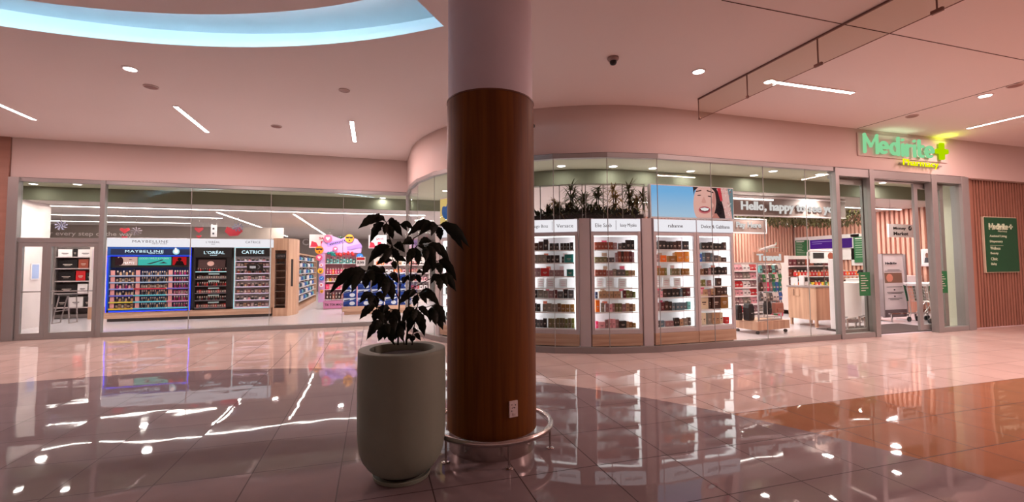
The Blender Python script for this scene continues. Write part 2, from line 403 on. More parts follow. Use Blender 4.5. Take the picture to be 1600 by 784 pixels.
# left shopfront
w = wparent('window_1')
b = MB(); Y0, Y1 = 12.1, 12.2
b.box(-7.38, -7.2, Y0-.04, Y1, 0, 3.44); b.box(-5.79, -5.70, Y0-.02, Y1, 0, 3.44); b.box(.80, .85, Y0-.02, Y1, 0, 3.44)
b.box(-7.38, .85, Y0, Y1, 3.36, 3.44); b.box(-5.79, .85, Y0-.01, Y1, .0, .10)
b.build('window_frame', FRAME, w, bevel=.004)
MB().box(-7.4, .85, Y0+.04, Y1-.02, 3.438, 3.452).build('gasket', FRAMED, w)
for x0, x1, z0 in ((-7.2, -5.79, 2.15), (-5.70, -4.075, .1), (-4.07, -2.405, .1), (-2.40, -.755, .1), (-.75, .80, .1)):
    MB().box(x0, x1, 12.145, 12.155, z0, 3.36).build('pane', GLASS, w)
b = MB()
for x in (-4.0725, -2.4025, -.7525): b.box(x-.005, x+.005, 12.135, 12.165, .1, 3.36)
b.build('joint', mat('silicone', (150, 150, 146), .5), w)
d = wparent('door_1')
b = MB().box(-7.2, -5.79, Y0, Y1, 2.06, 2.16).box(-7.2, -5.79, Y0, Y1, 0, .03)
b.build('door_frame', FRAME, d, bevel=.004)
for x0, x1 in ((-7.19, -6.70), (-6.70, -5.80)):
    l = MB(); st = .09
    l.box(x0, x0+st*.85, Y0+.01, Y1-.02, .03, 2.06); l.box(x1-st*.85, x1, Y0+.01, Y1-.02, .03, 2.06)
    l.box(x0, x1, Y0+.011, Y1-.021, 1.97, 2.06); l.box(x0, x1, Y0+.011, Y1-.021, .03, .14); l.box(x0, x1, Y0+.03, Y1-.03, 1.00, 1.025)
    lf = l.build('door_leaf', FRAME, d, bevel=.003)
    MB().box(x0+.077, x1-.077, 12.147, 12.153, .14, 1.97).build('pane', GLASS, lf)
# curved shopfront: facets
POLY = [(.85, 12.12), (.845, 11.0), (.93, 10.2), (1.19, 9.35), (1.64, 8.52), (2.27, 7.82), (3.0, 7.30), (3.86, 6.95), (4.76, 6.80), (5.9, 6.80), (7.1, 6.80), (8.15, 6.80), (8.85, 6.80)]
w = wparent('window_2')
def offs(P, d):
    out = []
    for i, p in enumerate(P):
        a = Vector(P[max(i-1, 0)]); c = Vector(P[min(i+1, len(P)-1)]); t = (c-a).normalized(); n = Vector((t.y, -t.x)); out.append((p[0]+n.x*d, p[1]+n.y*d))
    return out
# normals here point outwards for this walking direction when d > 0 is to the right of travel
oa, ob_ = offs(POLY, .05), offs(POLY, -.05)
def ribbon(z0, z1, a, c, name, m, par):
    return MB().prismz(a+c[::-1], z0, z1).build(name, m, par)
ribbon(3.36, 3.44, oa, ob_, 'window_frame', FRAME, w); ribbon(0, .10, offs(POLY, .06), ob_, 'sill', SILL, w)
ribbon(3.435, 3.452, offs(POLY, .03), ob_, 'gasket', FRAMED, w)
ga, gb = offs(POLY, .005), offs(POLY, -.005)
for i in range(len(POLY)-1):
    MB().prismz([ga[i], ga[i+1], gb[i+1], gb[i]], .1, 3.36).build('pane', GLASS, w)
b = MB()
for x, y in POLY[2:-1]: b.bar((x, y, .1), (x, y, 3.36), .008, .013)
b.build('joint', MATS['silicone'], w)
# sliding entrance
d = wparent('door_2'); b = MB(); Y0, Y1 = 6.73, 6.86
b.box(8.87, 8.97, Y0, Y1, 0, 3.436); b.box(9.80, 9.93, Y0-.01, Y1, 0, 3.44); b.box(11.66, 11.83, Y0-.01, Y1, 0, 3.44); b.box(12.66, 12.84, Y0-.002, Y1, 0, 3.437)
b.box(8.97, 12.66, Y0+.005, Y1-.004, 3.27, 3.434); b.box(8.97, 9.80, Y0+.01, Y1, 0, .10); b.box(11.83, 12.66, Y0+.01, Y1, 0, .10)
b.box(12.84, 12.96, Y0+.03, 7.05, 0, 3.44)
b.build('door_frame', FRAME, d, bevel=.004)
MB().box(8.85, 12.84, Y0+.03, Y1-.02, 3.438, 3.452).build('gasket', FRAMED, d)
MB().box(8.97, 9.80, 6.785, 6.795, .1, 3.27).build('pane', GLASS, d); MB().box(11.83, 12.66, 6.785, 6.795, .1, 3.27).build('pane', GLASS, d)
for x0, x1 in ((9.05, 9.93), (11.38, 12.32)):
    l = MB().box(x0, x0+.11, 6.9, 6.95, .04, 3.25).box(x1-.11, x1, 6.9, 6.95, .04, 3.25).box(x0+.11, x1-.11, 6.902, 6.948, 3.14, 3.248).box(x0+.11, x1-.11, 6.902, 6.948, .042, .16)
    lf = l.build('door_leaf', FRAME, d, bevel=.003)
    MB().box(x0+.11, x1-.11, 6.922, 6.928, .16, 3.14).build('pane', GLASS, lf)
MB().box(8.97, 12.66, 6.87, 6.98, 3.25, 3.42).build('door_track', FRAME, d)
tag(MB().box(9.75, 12.4, 6.96, 8.0, .005, .016).build('entrance_mat', mat('mat_fibre', (66, 52, 50), .95)), 'dark ribbed entrance mat just inside the sliding doors', 'mat')
GREEN = mat('sign_green', (30, 106, 62), .5, emit=0)
PALE = mat('pale_lettering', (206, 214, 200), .6)
for n_, (x0, x1, nm) in enumerate(((9.46, 9.76, 'green opening-hours sticker on the door glass left of the entrance'), (11.8, 12.1, 'green opening-hours sticker on the glass right of the entrance'))):
    t = thing('door_sticker', nm, 'sticker', (x0, 6.777 if n_ == 0 else 6.777, .84))
    MB().box(0, x1-x0, 0, .006, 0, .48).build('panel', GREEN, t)
    for k in range(7): MB().box(.04, .04+.12+.08*((k*7) % 3)/2, -.002, 0, .40-.05*k, .412-.05*k).build('print_line', PALE, t)

# ------------------------------------------------------------------ COLUMN, RAIL, SOCKET
KX, KY = .965, 3.767
t = thing('round_column', 'round column clad in brown wood veneer, plain grey above, behind the planter', 'column', (KX, KY, 0))
MB().lathe([(.375, .165), (.375, 2.90)], 96).build('wood_cladding', COLWOOD, t, smooth=True)
MB().lathe([(.366, 2.90), (.366, 4.3)], 96).build('plaster_shaft', PLASTER, t, smooth=True)
MB().lathe([(.379, 2.893), (.379, 2.905)], 96).build('trim_ring', mat('trim_brown', (100, 60, 38), .4), t, smooth=True)
MB().lathe([(.358, 0), (.358, .165)], 96).build('steel_plinth', STEEL, t, smooth=True)
t = thing('guard_rail', 'round brushed steel bumper rail on short posts around the column foot', 'rail', (KX, KY, 0))
MB().tube([(.495*math.cos(a*math.pi/36), .495*math.sin(a*math.pi/36), .19) for a in range(72)], .024, 14, closed=True).build('rail_ring', STEEL, t, smooth='all')
for dx, dy in ((-.43, -.245), (.005, -.505), (.44, -.225), (.0, .5)):
    k = .49/math.hypot(dx, dy); dx *= k; dy *= k
    p = MB().tube([(dx, dy, 0), (dx, dy, .18)], .0095, 12).build('post', STEEL, t, smooth=True)
    MB().lathe([(.032, 0), (.032, .005), (.026, .009), (.011, .010), (.011, .03)], 20, (dx, dy, 0)).build('post_foot', CHROME, p, smooth=True)
MB().tube([(.495*math.cos(.42), .495*math.sin(.42), .19), (.495*math.cos(.47), .495*math.sin(.47), .19)], .0265, 14).build('rail_joint', CHROME, t, smooth=True)
# the outlet plate: on the ray through (797,646), just off the cladding
a_o = math.radians(-78.5); ox, oy = math.cos(a_o), math.sin(a_o)
t = thing('wall_socket', 'white square power outlet plate low on the wooden column', 'socket', (KX+ox*.377, KY+oy*.377, .395), math.radians(90)+a_o)
MB().box(-.037, .037, -.010, .004, -.062, .062).build('plate', mat('socket_white', (236, 224, 222), .35), t, bevel=.003)
b = MB()
for x, z in ((-.016, .034), (.016, .030), (-.017, -.012), (.008, .010)): b.disc(x, z, .0042, -.0115, -.009, 10)
b.box(-.008, -.002, -.0115, -.009, .012, .016).box(-.016, -.010, -.0115, -.009, .005, .009)
b.build('socket_holes', BLACK, t); MB().box(-.008, .016, -.014, -.009, -.048, -.030).build('switch', mat('switch_cream', (214, 204, 200), .3), t, bevel=.002)
MB().lathe([(.02, 0), (.02, .02), (.014, .03)], 16).build('sensor_cap', BLACK, None)
o = bpy.data.objects['sensor_cap']; o.location = (KX+.366, KY-.03, 2.74); o.rotation_euler = (0, math.radians(90), 0)
tag(o, 'tiny black sensor on the right side of the column below the cladding top', 'sensor')

# ------------------------------------------------------------------ PLANTER AND PLANT
PX, PY = .205, 3.425
pot = thing('potted_plant', 'tall rounded cream planter holding a dark broad-leaved droopy plant before the column', 'plant', (PX, PY, 0))
POTM = mat('planter_cream', (136, 148, 132), .62, noise=((14, 14, 14), .03))
PK = .965
prof = [(.165, .045), (.20, .052), (.245, .085), (.283, .135), (.305, .19), (.317, .26), (.322, .34), (.324, .60), (.322, .88), (.320, .900), (.316, .905), (.240, .905), (.234, .895), (.232, .84)]
MB().lathe([(a*PK, c) for a, c in prof], 80, capt=False).build('planter', POTM, pot, smooth=True)
MB().lathe([(.15, .020), (.155, .05)], 40).build('planter_foot', DARKG, pot, smooth=True)
MB().lathe([(.17, 0), (.198, .004), (.206, .030), (.200, .033), (.191, .022), (.16, .018)], 60).build('saucer', POTM, pot, smooth=True)
MB().lathe([(.224, .835), (.18, .856), (.08, .866), (.001, .868)], 40).build('soil', mat('soil_dark', (26, 20, 17), .95, noise=((40, 40, 40), .5)), pot, smooth=True)
LEAFM = mat('leaf_dark_green', (20, 30, 17), .55, noise=((20, 20, 20), .4), spec=.25); STEMM = mat('stem_dark', (24, 24, 15), .7)
def lp(cx, cy, y):   # point of the plant region (a crop three and a quarter times the photo's scale) at depth y
    p = at(500+cx/3.267, 320+cy/3.267, 'Y', y); return Vector((p.x-PX, p.y-PY, p.z))
def leaf(base, tip, wid, sag, seed):
    r = random.Random(seed); d = tip-base; L = d.length
    side = d.cross(Vector((0, -1, 0)))
    side = (side.normalized() if side.length > 1e-4 else Vector((1, 0, 0)))
    side = (side+Vector((0, r.uniform(-.45, .45), 0))).normalized()
    n = 20; vs = []; fs = []; nrm = d.cross(side).normalized(); ps = .16
    for i in range(n+1):
        s = i/n; c = base+d*s+Vector((0, 0, sag*math.sin(math.pi*s)*L))
        if s <= ps: w = .004
        else:
            u = (s-ps)/(1-ps); w = wid*max(.03, math.sin(math.pi*u**.86))**.80*(1-.25*max(0, u-.7)/.3)
            if u > .86: w *= max(.04, (1-u)/.14)**.35
        wob = 1+.10*math.sin(i*1.7+seed)
        for k, f in enumerate((-1, -.5, 0, .5, 1)):
            vs.append(c+side*(w*f*wob*.5)+nrm*(-.16*w*(1-abs(f))+.07*w*math.sin(i*1.9+f*2+seed)*abs(f)))
    for i in range(n):
        for k in range(4): a = i*5+k; fs.append((a, a+1, a+6, a+5))
    return vs, fs
WH = [ # whorl centre, depth, leaf tips (crop px)
 ((338, 88), 3.42, [(200, 120), (257, 190), (262, 74), (388, 92), (372, 172), (418, 158), (330, 150), (300, 74)]),
 ((402, 100), 3.52, [(476, 124), (445, 132), (385, 108)]),
 ((602, 104), 3.46, [(450, 158), (508, 152), (568, 158), (616, 176), (757, 212), (728, 226), (560, 128), (680, 140)]),
 ((366, 212), 3.40, [(248, 300), (330, 285), (432, 242), (290, 268), (400, 290), (340, 180), (352, 262)]),
 ((372, 282), 3.50, [(290, 305), (385, 328), (440, 290), (330, 300)]),
 ((492, 210), 3.46, [(420, 202), (444, 300), (503, 305), (570, 188), (475, 265), (540, 232)]),
 ((538, 205), 3.38, [(662, 296), (580, 322), (540, 285), (620, 250), (590, 290)]),
 ((598, 286), 3.50, [(694, 386), (618, 354), (570, 340), (520, 362), (650, 330), (545, 300)]),
 ((608, 352), 3.44, [(566, 402), (614, 436), (692, 438), (650, 418), (590, 390)]),
 ((238, 336), 3.38, [(52, 452), (108, 458), (162, 446), (232, 424), (275, 396), (310, 338), (150, 375), (200, 372), (268, 322)]),
 ((345, 356), 3.46, [(236, 372), (398, 372), (296, 436), (372, 486), (330, 470), (400, 400), (262, 420), (345, 420), (290, 340)]),
 ((275, 452), 3.36, [(203, 500), (250, 505), (330, 494), (288, 524), (240, 470)]),
 ((500, 452), 3.42, [(404, 505), (432, 478), (480, 515), (608, 512), (545, 505), (582, 465), (455, 462)]),
 ((292, 522), 3.40, [(204, 582), (276, 598), (322, 604), (352, 570), (240, 535)]),
 ((362, 532), 3.46, [(412, 604), (382, 645), (330, 605), (320, 550)]),
 ((492, 522), 3.38, [(418, 604), (448, 648), (500, 612), (532, 664), (555, 575), (475, 590)]),
 ((572, 512), 3.46, [(640, 604), (626, 632), (592, 612), (562, 596), (605, 548)]),
 ((338, 598), 3.36, [(240, 686), (300, 692), (330, 684), (372, 704), (276, 648), (352, 656)]),
 ((398, 600), 3.44, [(422, 690), (384, 684), (436, 640)]),
 ((474, 662), 3.40, [(436, 694), (502, 646), (514, 692), (470, 700)]),
 ((488, 352), 3.56, [(512, 396), (466, 392), (524, 348)]),
 ((436, 362), 3.56, [(425, 402), (455, 385)]),
]
q = 0
for (cx, cy), y, tips in WH:
    base = lp(cx, cy, y)
    for k, (tx, ty) in enumerate(tips):
        q += 1; r = random.Random(q)
        tip = lp(cx+(tx-cx)*1.04, cy+(ty-cy)*1.06, y+r.uniform(-.12, .12)); L = (tip-base).length
        vs, fs = leaf(base, tip, min(.070, max(.030, L*.40)), .22 if abs(tx-cx) > abs(ty-cy)*.6 else .08, q)
        MB().add(vs, fs).build('leaf', LEAFM, pot, smooth='all', fix=False)
def stem(pts, r0, r1):
    r0 *= .75; r1 *= .8
    n = len(pts); P = [lp(*p) for p in pts]
    MB().tube(P, [r0+(r1-r0)*i/(n-1) for i in range(n)], 7).build('stem', STEMM, pot, smooth='all')
stem([(398, 715, 3.46), (400, 640, 3.45), (404, 520, 3.46), (408, 400, 3.46), (398, 300, 3.46), (380, 240, 3.44), (352, 160, 3.44), (338, 88, 3.42)], .009, .004)
stem([(440, 715, 3.48), (450, 600, 3.5), (456, 450, 3.5), (466, 300, 3.5), (472, 220, 3.5), (478, 170, 3.5), (540, 135, 3.48), (602, 104, 3.46)], .010, .004)
stem([(380, 715, 3.42), (340, 598, 3.38), (300, 530, 3.38), (275, 452, 3.36)], .006, .003)
stem([(470, 715, 3.44), (474, 662, 3.42), (486, 590, 3.4), (500, 500, 3.4), (500, 452, 3.42)], .006, .003)
stem([(404, 480, 3.46), (370, 420, 3.46), (345, 356, 3.46), (238, 336, 3.38)], .006, .003)
stem([(456, 430, 3.5), (520, 400, 3.47), (608, 352, 3.44)], .005, .003); stem([(466, 300, 3.5), (530, 300, 3.5), (598, 286, 3.5)], .005, .003)
stem([(468, 260, 3.5), (492, 210, 3.46), (538, 205, 3.38)], .005, .003); stem([(404, 540, 3.46), (380, 535, 3.46), (362, 532, 3.46), (292, 522, 3.4)], .005, .003)
stem([(450, 600, 3.5), (492, 540, 3.42), (572, 512, 3.46)], .005, .003); stem([(398, 300, 3.46), (372, 282, 3.5), (366, 212, 3.4)], .005, .003)
stem([(408, 420, 3.46), (436, 362, 3.56), (488, 352, 3.56)], .004, .002); stem([(352, 150, 3.44), (375, 115, 3.5), (402, 100, 3.52)], .004, .002)
stem([(430, 715, 3.4), (420, 650, 3.42), (398, 600, 3.44)], .005, .003)

# ------------------------------------------------------------------ MALL CEILING FITTINGS
LAMPL = ['leftmost ceiling line lamp, cut by the picture edge', 'slanting ceiling line lamp over the blue makeup display',
         'short ceiling line lamp right above the plant', 'long ceiling line lamp crossing behind the smoke baffle glass', 'line lamp at the right picture edge above the timber slats']
for n_, (x, y, lx, ly) in enumerate(((-6.12, 9.8, .07, 1.55), (-3.31, 9.82, .07, 1.57), (-.43, 9.81, .07, 1.5), (6.68, 5.35, 1.65, .07), (11.84, 5.4, .07, 1.5))):
    t = thing('linear_ceiling_lamp', LAMPL[n_], 'ceiling lamp', (x, y, 4.3))
    MB().box(-lx/2, lx/2, -ly/2, ly/2, -.012, -.006).build('diffuser', LEDM, t)
    b = MB(); e = .012; b.box(-lx/2-e, -lx/2, -ly/2-e, ly/2+e, -.014, 0).box(lx/2, lx/2+e, -ly/2-e, ly/2+e, -.014, 0).box(-lx/2, lx/2, -ly/2-e, -ly/2, -.014, 0).box(-lx/2, lx/2, ly/2, ly/2+e, -.014, 0)
    b.build('lamp_frame', WHITE, t)
for n_, (x, y, r, lb) in enumerate(((-3.3, 7.49, .09, 'round recessed downlight near the curved cyan trough'), (4.49, 5.36, .09, 'round recessed downlight right of the dome camera'),
      (9.8, 4.83, .095, 'round recessed downlight above the slat wall, right of the green sign'), (5.79, 5.36, .085, 'downlight touching the left end of the long line lamp'))):
    t = thing('downlight', lb, 'ceiling lamp', (x, y, 4.3))
    MB().lathe([(.001, -.010), (r*.85, -.008)], 28, capt=False).build('diffuser', LEDM, t)
    MB().lathe([(r*.85, -.006), (r*.87, -.014), (r*1.08, -.010), (r*1.10, 0)], 28, capb=False, capt=False).build('trim_ring', WHITE, t, smooth=True)
SPK = mat('speaker_grille', (150, 112, 108), .6)
for x, y, lb in ((-3.317, 8.154, 'round ceiling speaker beside the left downlight'), (-1.875, 9.816, 'small dark round ceiling speaker between two line lamps'),
                 (9.80, 5.908, 'flat round ceiling speaker just above the green sign'), (9.69, 4.41, 'pale round ceiling speaker near the right picture edge')):
    t = thing('ceiling_speaker', lb, 'speaker', (x, y, 4.3))
    MB().lathe([(.10, 0), (.10, -.012), (.088, -.018)], 28).build('bezel', mat('speaker_bezel', (196, 176, 172), .5), t, smooth=True)
    MB().lathe([(.086, -.018), (.05, -.022), (.001, -.023)], 28, capt=False).build('grille', SPK, t, smooth=True)
t = thing('smoke_detector', 'small pale round smoke detector with a ring, above the plant', 'detector', (-.471, 7.507, 4.3))
MB().lathe([(.085, 0), (.085, -.010), (.06, -.012), (.055, -.006), (.03, -.02), (.001, -.022)], 28, capt=False).build('housing', mat('detector_shell', (186, 160, 154), .5), t, smooth=True)
t = thing('dome_camera', 'dark dome security camera on the ceiling right of the column', 'security camera', (3.077, 5.319, 4.3))
MB().lathe([(.075, 0), (.078, -.02), (.06, -.045), (.045, -.05)], 28).build('housing', mat('camera_shell', (150, 128, 124), .4), t, smooth=True)
MB().lathe([(.046, -.05), (.046, -.075), (.034, -.095), (.014, -.105), (.001, -.106)], 24, capt=False).build('dome', BLACK, t, smooth=True)
# hanging glass smoke baffle
t = thing('smoke_baffle', 'frameless glass smoke baffle hanging from the ceiling in front of the shopfront', 'glass panel', (5.23, 0, 4.3))
b0 = .36
for y0, y1 in ((6.27, 5.235), (5.225, 4.13), (4.12, 2.9), (2.89, 1.6)):
    MB().box(-.006, .006, y1, y0, -b0, -.02).build('glass_panel', BAFFLE, t)
MB().box(-.012, .012, 1.6, 6.27, -.022, 0).build('track', mat('baffle_track', (122, 92, 88), .45, .4), t)
b = MB()
for y in (5.23, 4.125, 2.895): b.box(-.007, .007, y-.005, y+.005, -b0, -.02)
b.box(-.007, .007, 1.6, 6.27, -b0-.004, -b0).box(-.007, .007, 6.265, 6.27, -b0, -.02)
b.build('panel_edges', mat('glass_edge', (116, 80, 72), .5), t)
for y in (6.24, 5.23, 4.125, 2.895): MB().box(-.014, .014, y-(.05 if y < 6 and y < 5 else .015), y+(.05 if y < 5 else .015), -b0-.010, -b0+.025).build('clip', mat('clip_metal', (120, 88, 80), .4, .6), t)

# ------------------------------------------------------------------ FASCIA SIGN
t = thing('illuminated_shop_sign', 'glowing mint green shop name with lime cross and yellow line above the entrance', 'sign', (9.6, 6.8, 3.6))
GM = emit_mat('sign_mint', (150, 228, 165), .85); LM = emit_mat('sign_lime', (178, 214, 0), 1.0); YM = emit_mat('sign_yellow', (236, 240, 0), 1.05)
SIDE = mat('sign_return', (60, 130, 80), .5)
# rounded letter strokes, drawn as tubes in a 0..1 high alphabet
def arcp(cx, cz, rx, rz, a0, a1, n=12): return [(cx+rx*math.cos(math.radians(a0+(a1-a0)*i/n)), cz+rz*math.sin(math.radians(a0+(a1-a0)*i/n))) for i in range(n+1)]
GL = {'M': (1.0, [[(.08, 0), (.08, 1), (.5, .36), (.92, 1), (.92, 0)]]),
      'e': (.76, [[(.11, .34), (.62, .34)]+arcp(.37, .34, .25, .30, 0, 300, 16)]),
      'd': (.80, [arcp(.37, .33, .25, .30, 0, 360, 20), [(.63, 0), (.63, .98)]]),
      'i': (.34, [[(.15, 0), (.15, .62)], [(.15, .90), (.15, .905)]]),
      'r': (.50, [[(.1, 0), (.1, .62)], [(.1, .36)]+arcp(.36, .36, .25, .24, 170, 80, 6)]),
      't': (.54, [[(.16, .95), (.16, .22)]+arcp(.34, .20, .18, .18, 180, 290, 6), [(.16, .62), (.42, .62)]])}
def strokes(word, x0, x1, z0, z1, y, r, m, parent, name):
    tot = sum(GL[c][0] for c in word); k = (x1-x0)/tot; h = z1-z0; x = x0
    for c in word:
        wd, ss = GL[c]; b = MB()
        for s in ss: b.tube([(x+px*k, y, z0+pz*h) for px, pz in s], r, 8)
        for s in ss:
            for px, pz in s: b.blob((x+px*k, y, z0+pz*h), r*1.0, 6)
        b.build(name, m, parent, smooth='all'); x += wd*k
MED0, MED1 = at(1344, 240, 'Y', 6.74), at(1460, 240, 'Y', 6.74)
strokes('Medirite', .05, MED1.x-9.6-.04, 
        .20, .565, -.09, .033, GM, t, 'letter')
b = MB(); cx, cz = 12.01-9.6, .36
b.box(cx-.055, cx+.055, -.13, -.06, cz-.19, cz+.19).box(cx-.18, cx+.18, -.131, -.061, cz-.055, cz+.055)
b.build('plus_sign', LM, t, bevel=.02)
text('Pharmacy', YM, t, 10.76-9.6, 11.86-9.6, -.06, .12, -.10, ext=.015, bold=.004)
b = MB().box(-.02, 2.72, -.03, 0, .13, .62); b.build('backing_panel', WALL, t, bevel=.01)
b = MB().box(1.15, 2.45, -.06, -.03, .02, .05); b.build('mounting_rail', FRAME, t)
for cxx, cc, p in ((10.6, (.55, 1, .6), .7), (12.08, (.75, 1, .05), 1.6)):
    area('sign_glow', (cxx, 6.66, 4.12), .9 if cxx < 11 else .3, .1, p, cc, (math.radians(180), 0, 0))
# green directory sign on the slat wall
t = thing('directory_sign', 'dark green pharmacy services board on the timber slat wall', 'sign', (13.66, 6.90, 1.28))
MB().box(0, 1.18, -.03, .03, 0, 1.28).build('board', mat('directory_green', (18, 80, 48), .5), t)
MB().box(-.02, 1.20, -.012, .03, -.02, 1.30).build('board_edge', mat('board_edge', (205, 196, 170), .5), t)
DL = mat('directory_letters', (196, 220, 190), .6)
strokes('Medirite', .12, .82, 1.00, 1.13, -.036, .016, DL, t, 'letter')
MB().box(.86, .98, -.045, -.03, 1.05, 1.085).box(.902, .938, -.045, -.03, 1.01, 1.125).build('plus_sign', DL, t)
text('Pharmacy', DL, t, .45, .78, .93, .975, -.03, bold=.01)
for i, (s, w_) in enumerate((('Assisted Living', .62), ('Dispensary', .46), ('Wellness', .36), ('Beauty', .28), ('Clinic', .24), ('Baby', .2))):
    z = .80-.125*i-(.03 if i > 1 else 0); text(s, DL, t, .14, .14+w_, z, z+.07, -.03, bold=.008)
MB().box(.14, .62, -.033, -.03, .615, .62).build('rule', DL, t)

# ================================================================== INSIDE THE STORE
for x0, x1, y, lb in ((-8.2, 1.6, 14.9, 'longest crosswise ceiling light line, nearest the left shopfront'), (-9.7, -4.9, 17.3, 'second crosswise ceiling light line behind the left shopfront'),
                      (-11, -6.6, 19.6, 'third crosswise ceiling light line behind the left shopfront'), (-12, -5.6, 21.5, 'farthest crosswise ceiling light line in the left store'),
                      (6.5, 9.9, 10.4, 'ceiling light line behind the welcome sign'), (10.0, 13.0, 11.8, 'ceiling light line before the back timber slats'), (13.1, 15.7, 9.9, 'ceiling light line before the side timber slats')):
    t = thing('ceiling_light_line', lb, 'ceiling lamp', ((x0+x1)/2, y, 3.2)); h = (x1-x0)/2
    MB().box(-h, h, -.03, .03, -.045, -.04).build('diffuser', LED, t); MB().box(-h-.01, h+.01, -.036, .036, -.04, 0).build('housing', WHITE, t)
for x, y0, y1, lb in ((-4.52, 15.5, 27, 'left slanting ceiling light line ending above the timber end shelf'), (-2.42, 15.5, 28, 'right slanting ceiling light line near the green exit sign'),
                      (1.6, 15.5, 24, 'ceiling light line deep behind the plant')):
    t = thing('ceiling_light_line', lb, 'ceiling lamp', (x, (y0+y1)/2, 3.2)); h = (y1-y0)/2
    MB().box(-.03, .03, -h, h, -.045, -.04).build('diffuser', LED, t); MB().box(-.036, .036, -h-.01, h+.01, -.04, 0).build('housing', WHITE, t)
# soffit downlights
sd = [(877, 259), (958, 259.5), (1020, 262.5), (1079, 267), (1178, 273.5), (1208, 267), (1281, 272), (52, 287), (121, 287.5), (598, 309), (696, 298), (1380, 285)]
wh = ['first soffit downlight right of the column', 'second soffit downlight right of the column, above the dracaenas', 'soffit downlight left of the video screen', 'soffit downlight above the video screen',
      'rear soffit downlight right of the video screen', 'front soffit downlight right of the video screen', 'soffit downlight nearest the sliding doors', 'soffit downlight at the far left above the glass door',
      'soffit downlight above the right leaf of the glass door', 'soffit downlight above the plant', 'soffit downlight just left of the column', 'soffit downlight inside above the open doorway']
for i, (x, y) in enumerate(sd):
    p = at(x, y, 'Z', 3.45); t = thing('soffit_downlight', wh[i], 'ceiling lamp', (p.x, p.y, 3.45))
    MB().lathe([(.001, -.006), (.075, -.006)], 20, capt=False).build('diffuser', LED, t)
    MB().lathe([(.075, -.004), (.08, -.012), (.098, 0)], 20, capb=False, capt=False).build('trim_ring', WHITE, t, smooth=True)
    area('downlight_light', (p.x, p.y, 3.43), .12, .12, 14 if i == 11 else 4, WARMW)

# ------------------------------------------------------------------ product helpers
CN = {'bk': ('black', (24, 20, 22)), 'db': ('dark brown', (62, 34, 26)), 'rb': ('russet', (150, 70, 52)), 'dr': ('dark red', (96, 24, 34)), 'rd': ('red', (205, 34, 40)),
      'st': ('stone grey', (142, 132, 122)), 'tl': ('teal', (22, 126, 120)), 'mv': ('mauve', (156, 118, 122)), 'kh': ('khaki', (120, 112, 78)), 'go': ('golden brown', (150, 104, 44)),
      'or': ('orange', (240, 110, 24)), 'am': ('amber', (226, 140, 40)), 'pk': ('pale pink', (240, 170, 180)), 'hp': ('bright pink', (236, 60, 110)), 'wh': ('white', (236, 228, 228)),
      'ta': ('tan', (190, 152, 120)), 'ol': ('olive', (116, 120, 60)), 'bl': ('blue', (50, 100, 180)), 'nv': ('navy', (30, 46, 88)), 'sl': ('slate blue', (92, 120, 136)),
      'aq': ('aqua', (120, 200, 200)), 'gy': ('grey', (92, 88, 92)), 'cr': ('cream', (222, 204, 176)), 'ml': ('magenta', (170, 40, 110)), 'bw': ('bronze', (120, 84, 60)),
      'ye': ('yellow', (240, 200, 50)), 'gn': ('green', (50, 130, 70)), 'pu': ('purple', (110, 60, 160))}
PM = {}
def pmesh(kind, key):
    """unit-sized product mesh: x -.5..5, y -.5..5, z 0..1"""
    if (kind, key) in PM: return PM[kind, key]
    c = mat('product_'+CN[key][0].replace(' ', '_'), CN[key][1], .35)
    light = key in ('wh', 'cr', 'pk', 'aq', 'ta', 'ye')
    lab = mat('product_label_dark', (74, 58, 60), .5) if light else mat('product_label_light', (206, 190, 180), .45)
    b = MB()
    if kind == 'carton':
        b.box(-.5, .5, -.5, .5, 0, .86).box(-.5, .5, -.5, .5, .875, 1); b.box(-.492, .492, -.492, .492, .86, .875)
        b.mi = 1; b.box(-.24, .24, -.515, -.5, .42, .50).box(-.16, .16, -.515, -.5, .30, .34)
    elif kind == 'tube':
        b.lathe([(.42, 0), (.46, .03), (.46, .62), (.36, .66)], 10); b.mi = 1; b.lathe([(.34, .66), (.34, .98), (.28, 1)], 10)
    elif kind == 'bottle':
        b.lathe([(.40, 0), (.47, .05), (.47, .58), (.40, .70), (.20, .76)], 12); b.mi = 1; b.lathe([(.22, .76), (.22, .97), (.18, 1)], 10); b.box(-.2, .2, -.49, -.44, .2, .5)
    elif kind == 'pouch':
        b.add([(-.5, -.3, .0), (.5, -.3, 0), (.5, .3, 0), (-.5, .3, 0), (-.5, -.5, .4), (.5, -.5, .4), (.5, .5, .4), (-.5, .5, .4), (-.5, -.06, .92), (.5, -.06, .92), (.5, .06, .92), (-.5, .06, .92)],
              [(0, 3, 2, 1), (0, 1, 5, 4), (1, 2, 6, 5), (2, 3, 7, 6), (3, 0, 4, 7), (4, 5, 9, 8), (5, 6, 10, 9), (6, 7, 11, 10), (7, 4, 8, 11), (8, 9, 10, 11)])
        b.box(-.5, .5, -.05, .05, .92, 1); b.mi = 1; b.box(-.3, .3, -.51, -.46, .34, .5)
    elif kind == 'palette':
        b.box(-.5, .5, -.5, .5, 0, 1); b.mi = 1
        for a in (-.3, 0, .3): b.box(a-.1, a+.1, -.53, -.5, .2, .75)
    o = b.build('proto', [c, lab], smooth=kind in ('tube', 'bottle')); me = o.data; me.name = kind+'_'+CN[key][0].replace(' ', '_'); bpy.data.objects.remove(o)
    PM[kind, key] = me
    return me
def product(kind, key, name, loc, w, d, h, rz, label, cat, group=None):
    o = bpy.data.objects.new(name, pmesh(kind, key)); COL.objects.link(o); o.location = loc; o.scale = (w, d, h); o.rotation_euler = (0, 0, rz)
    return tag(o, label, cat, group)

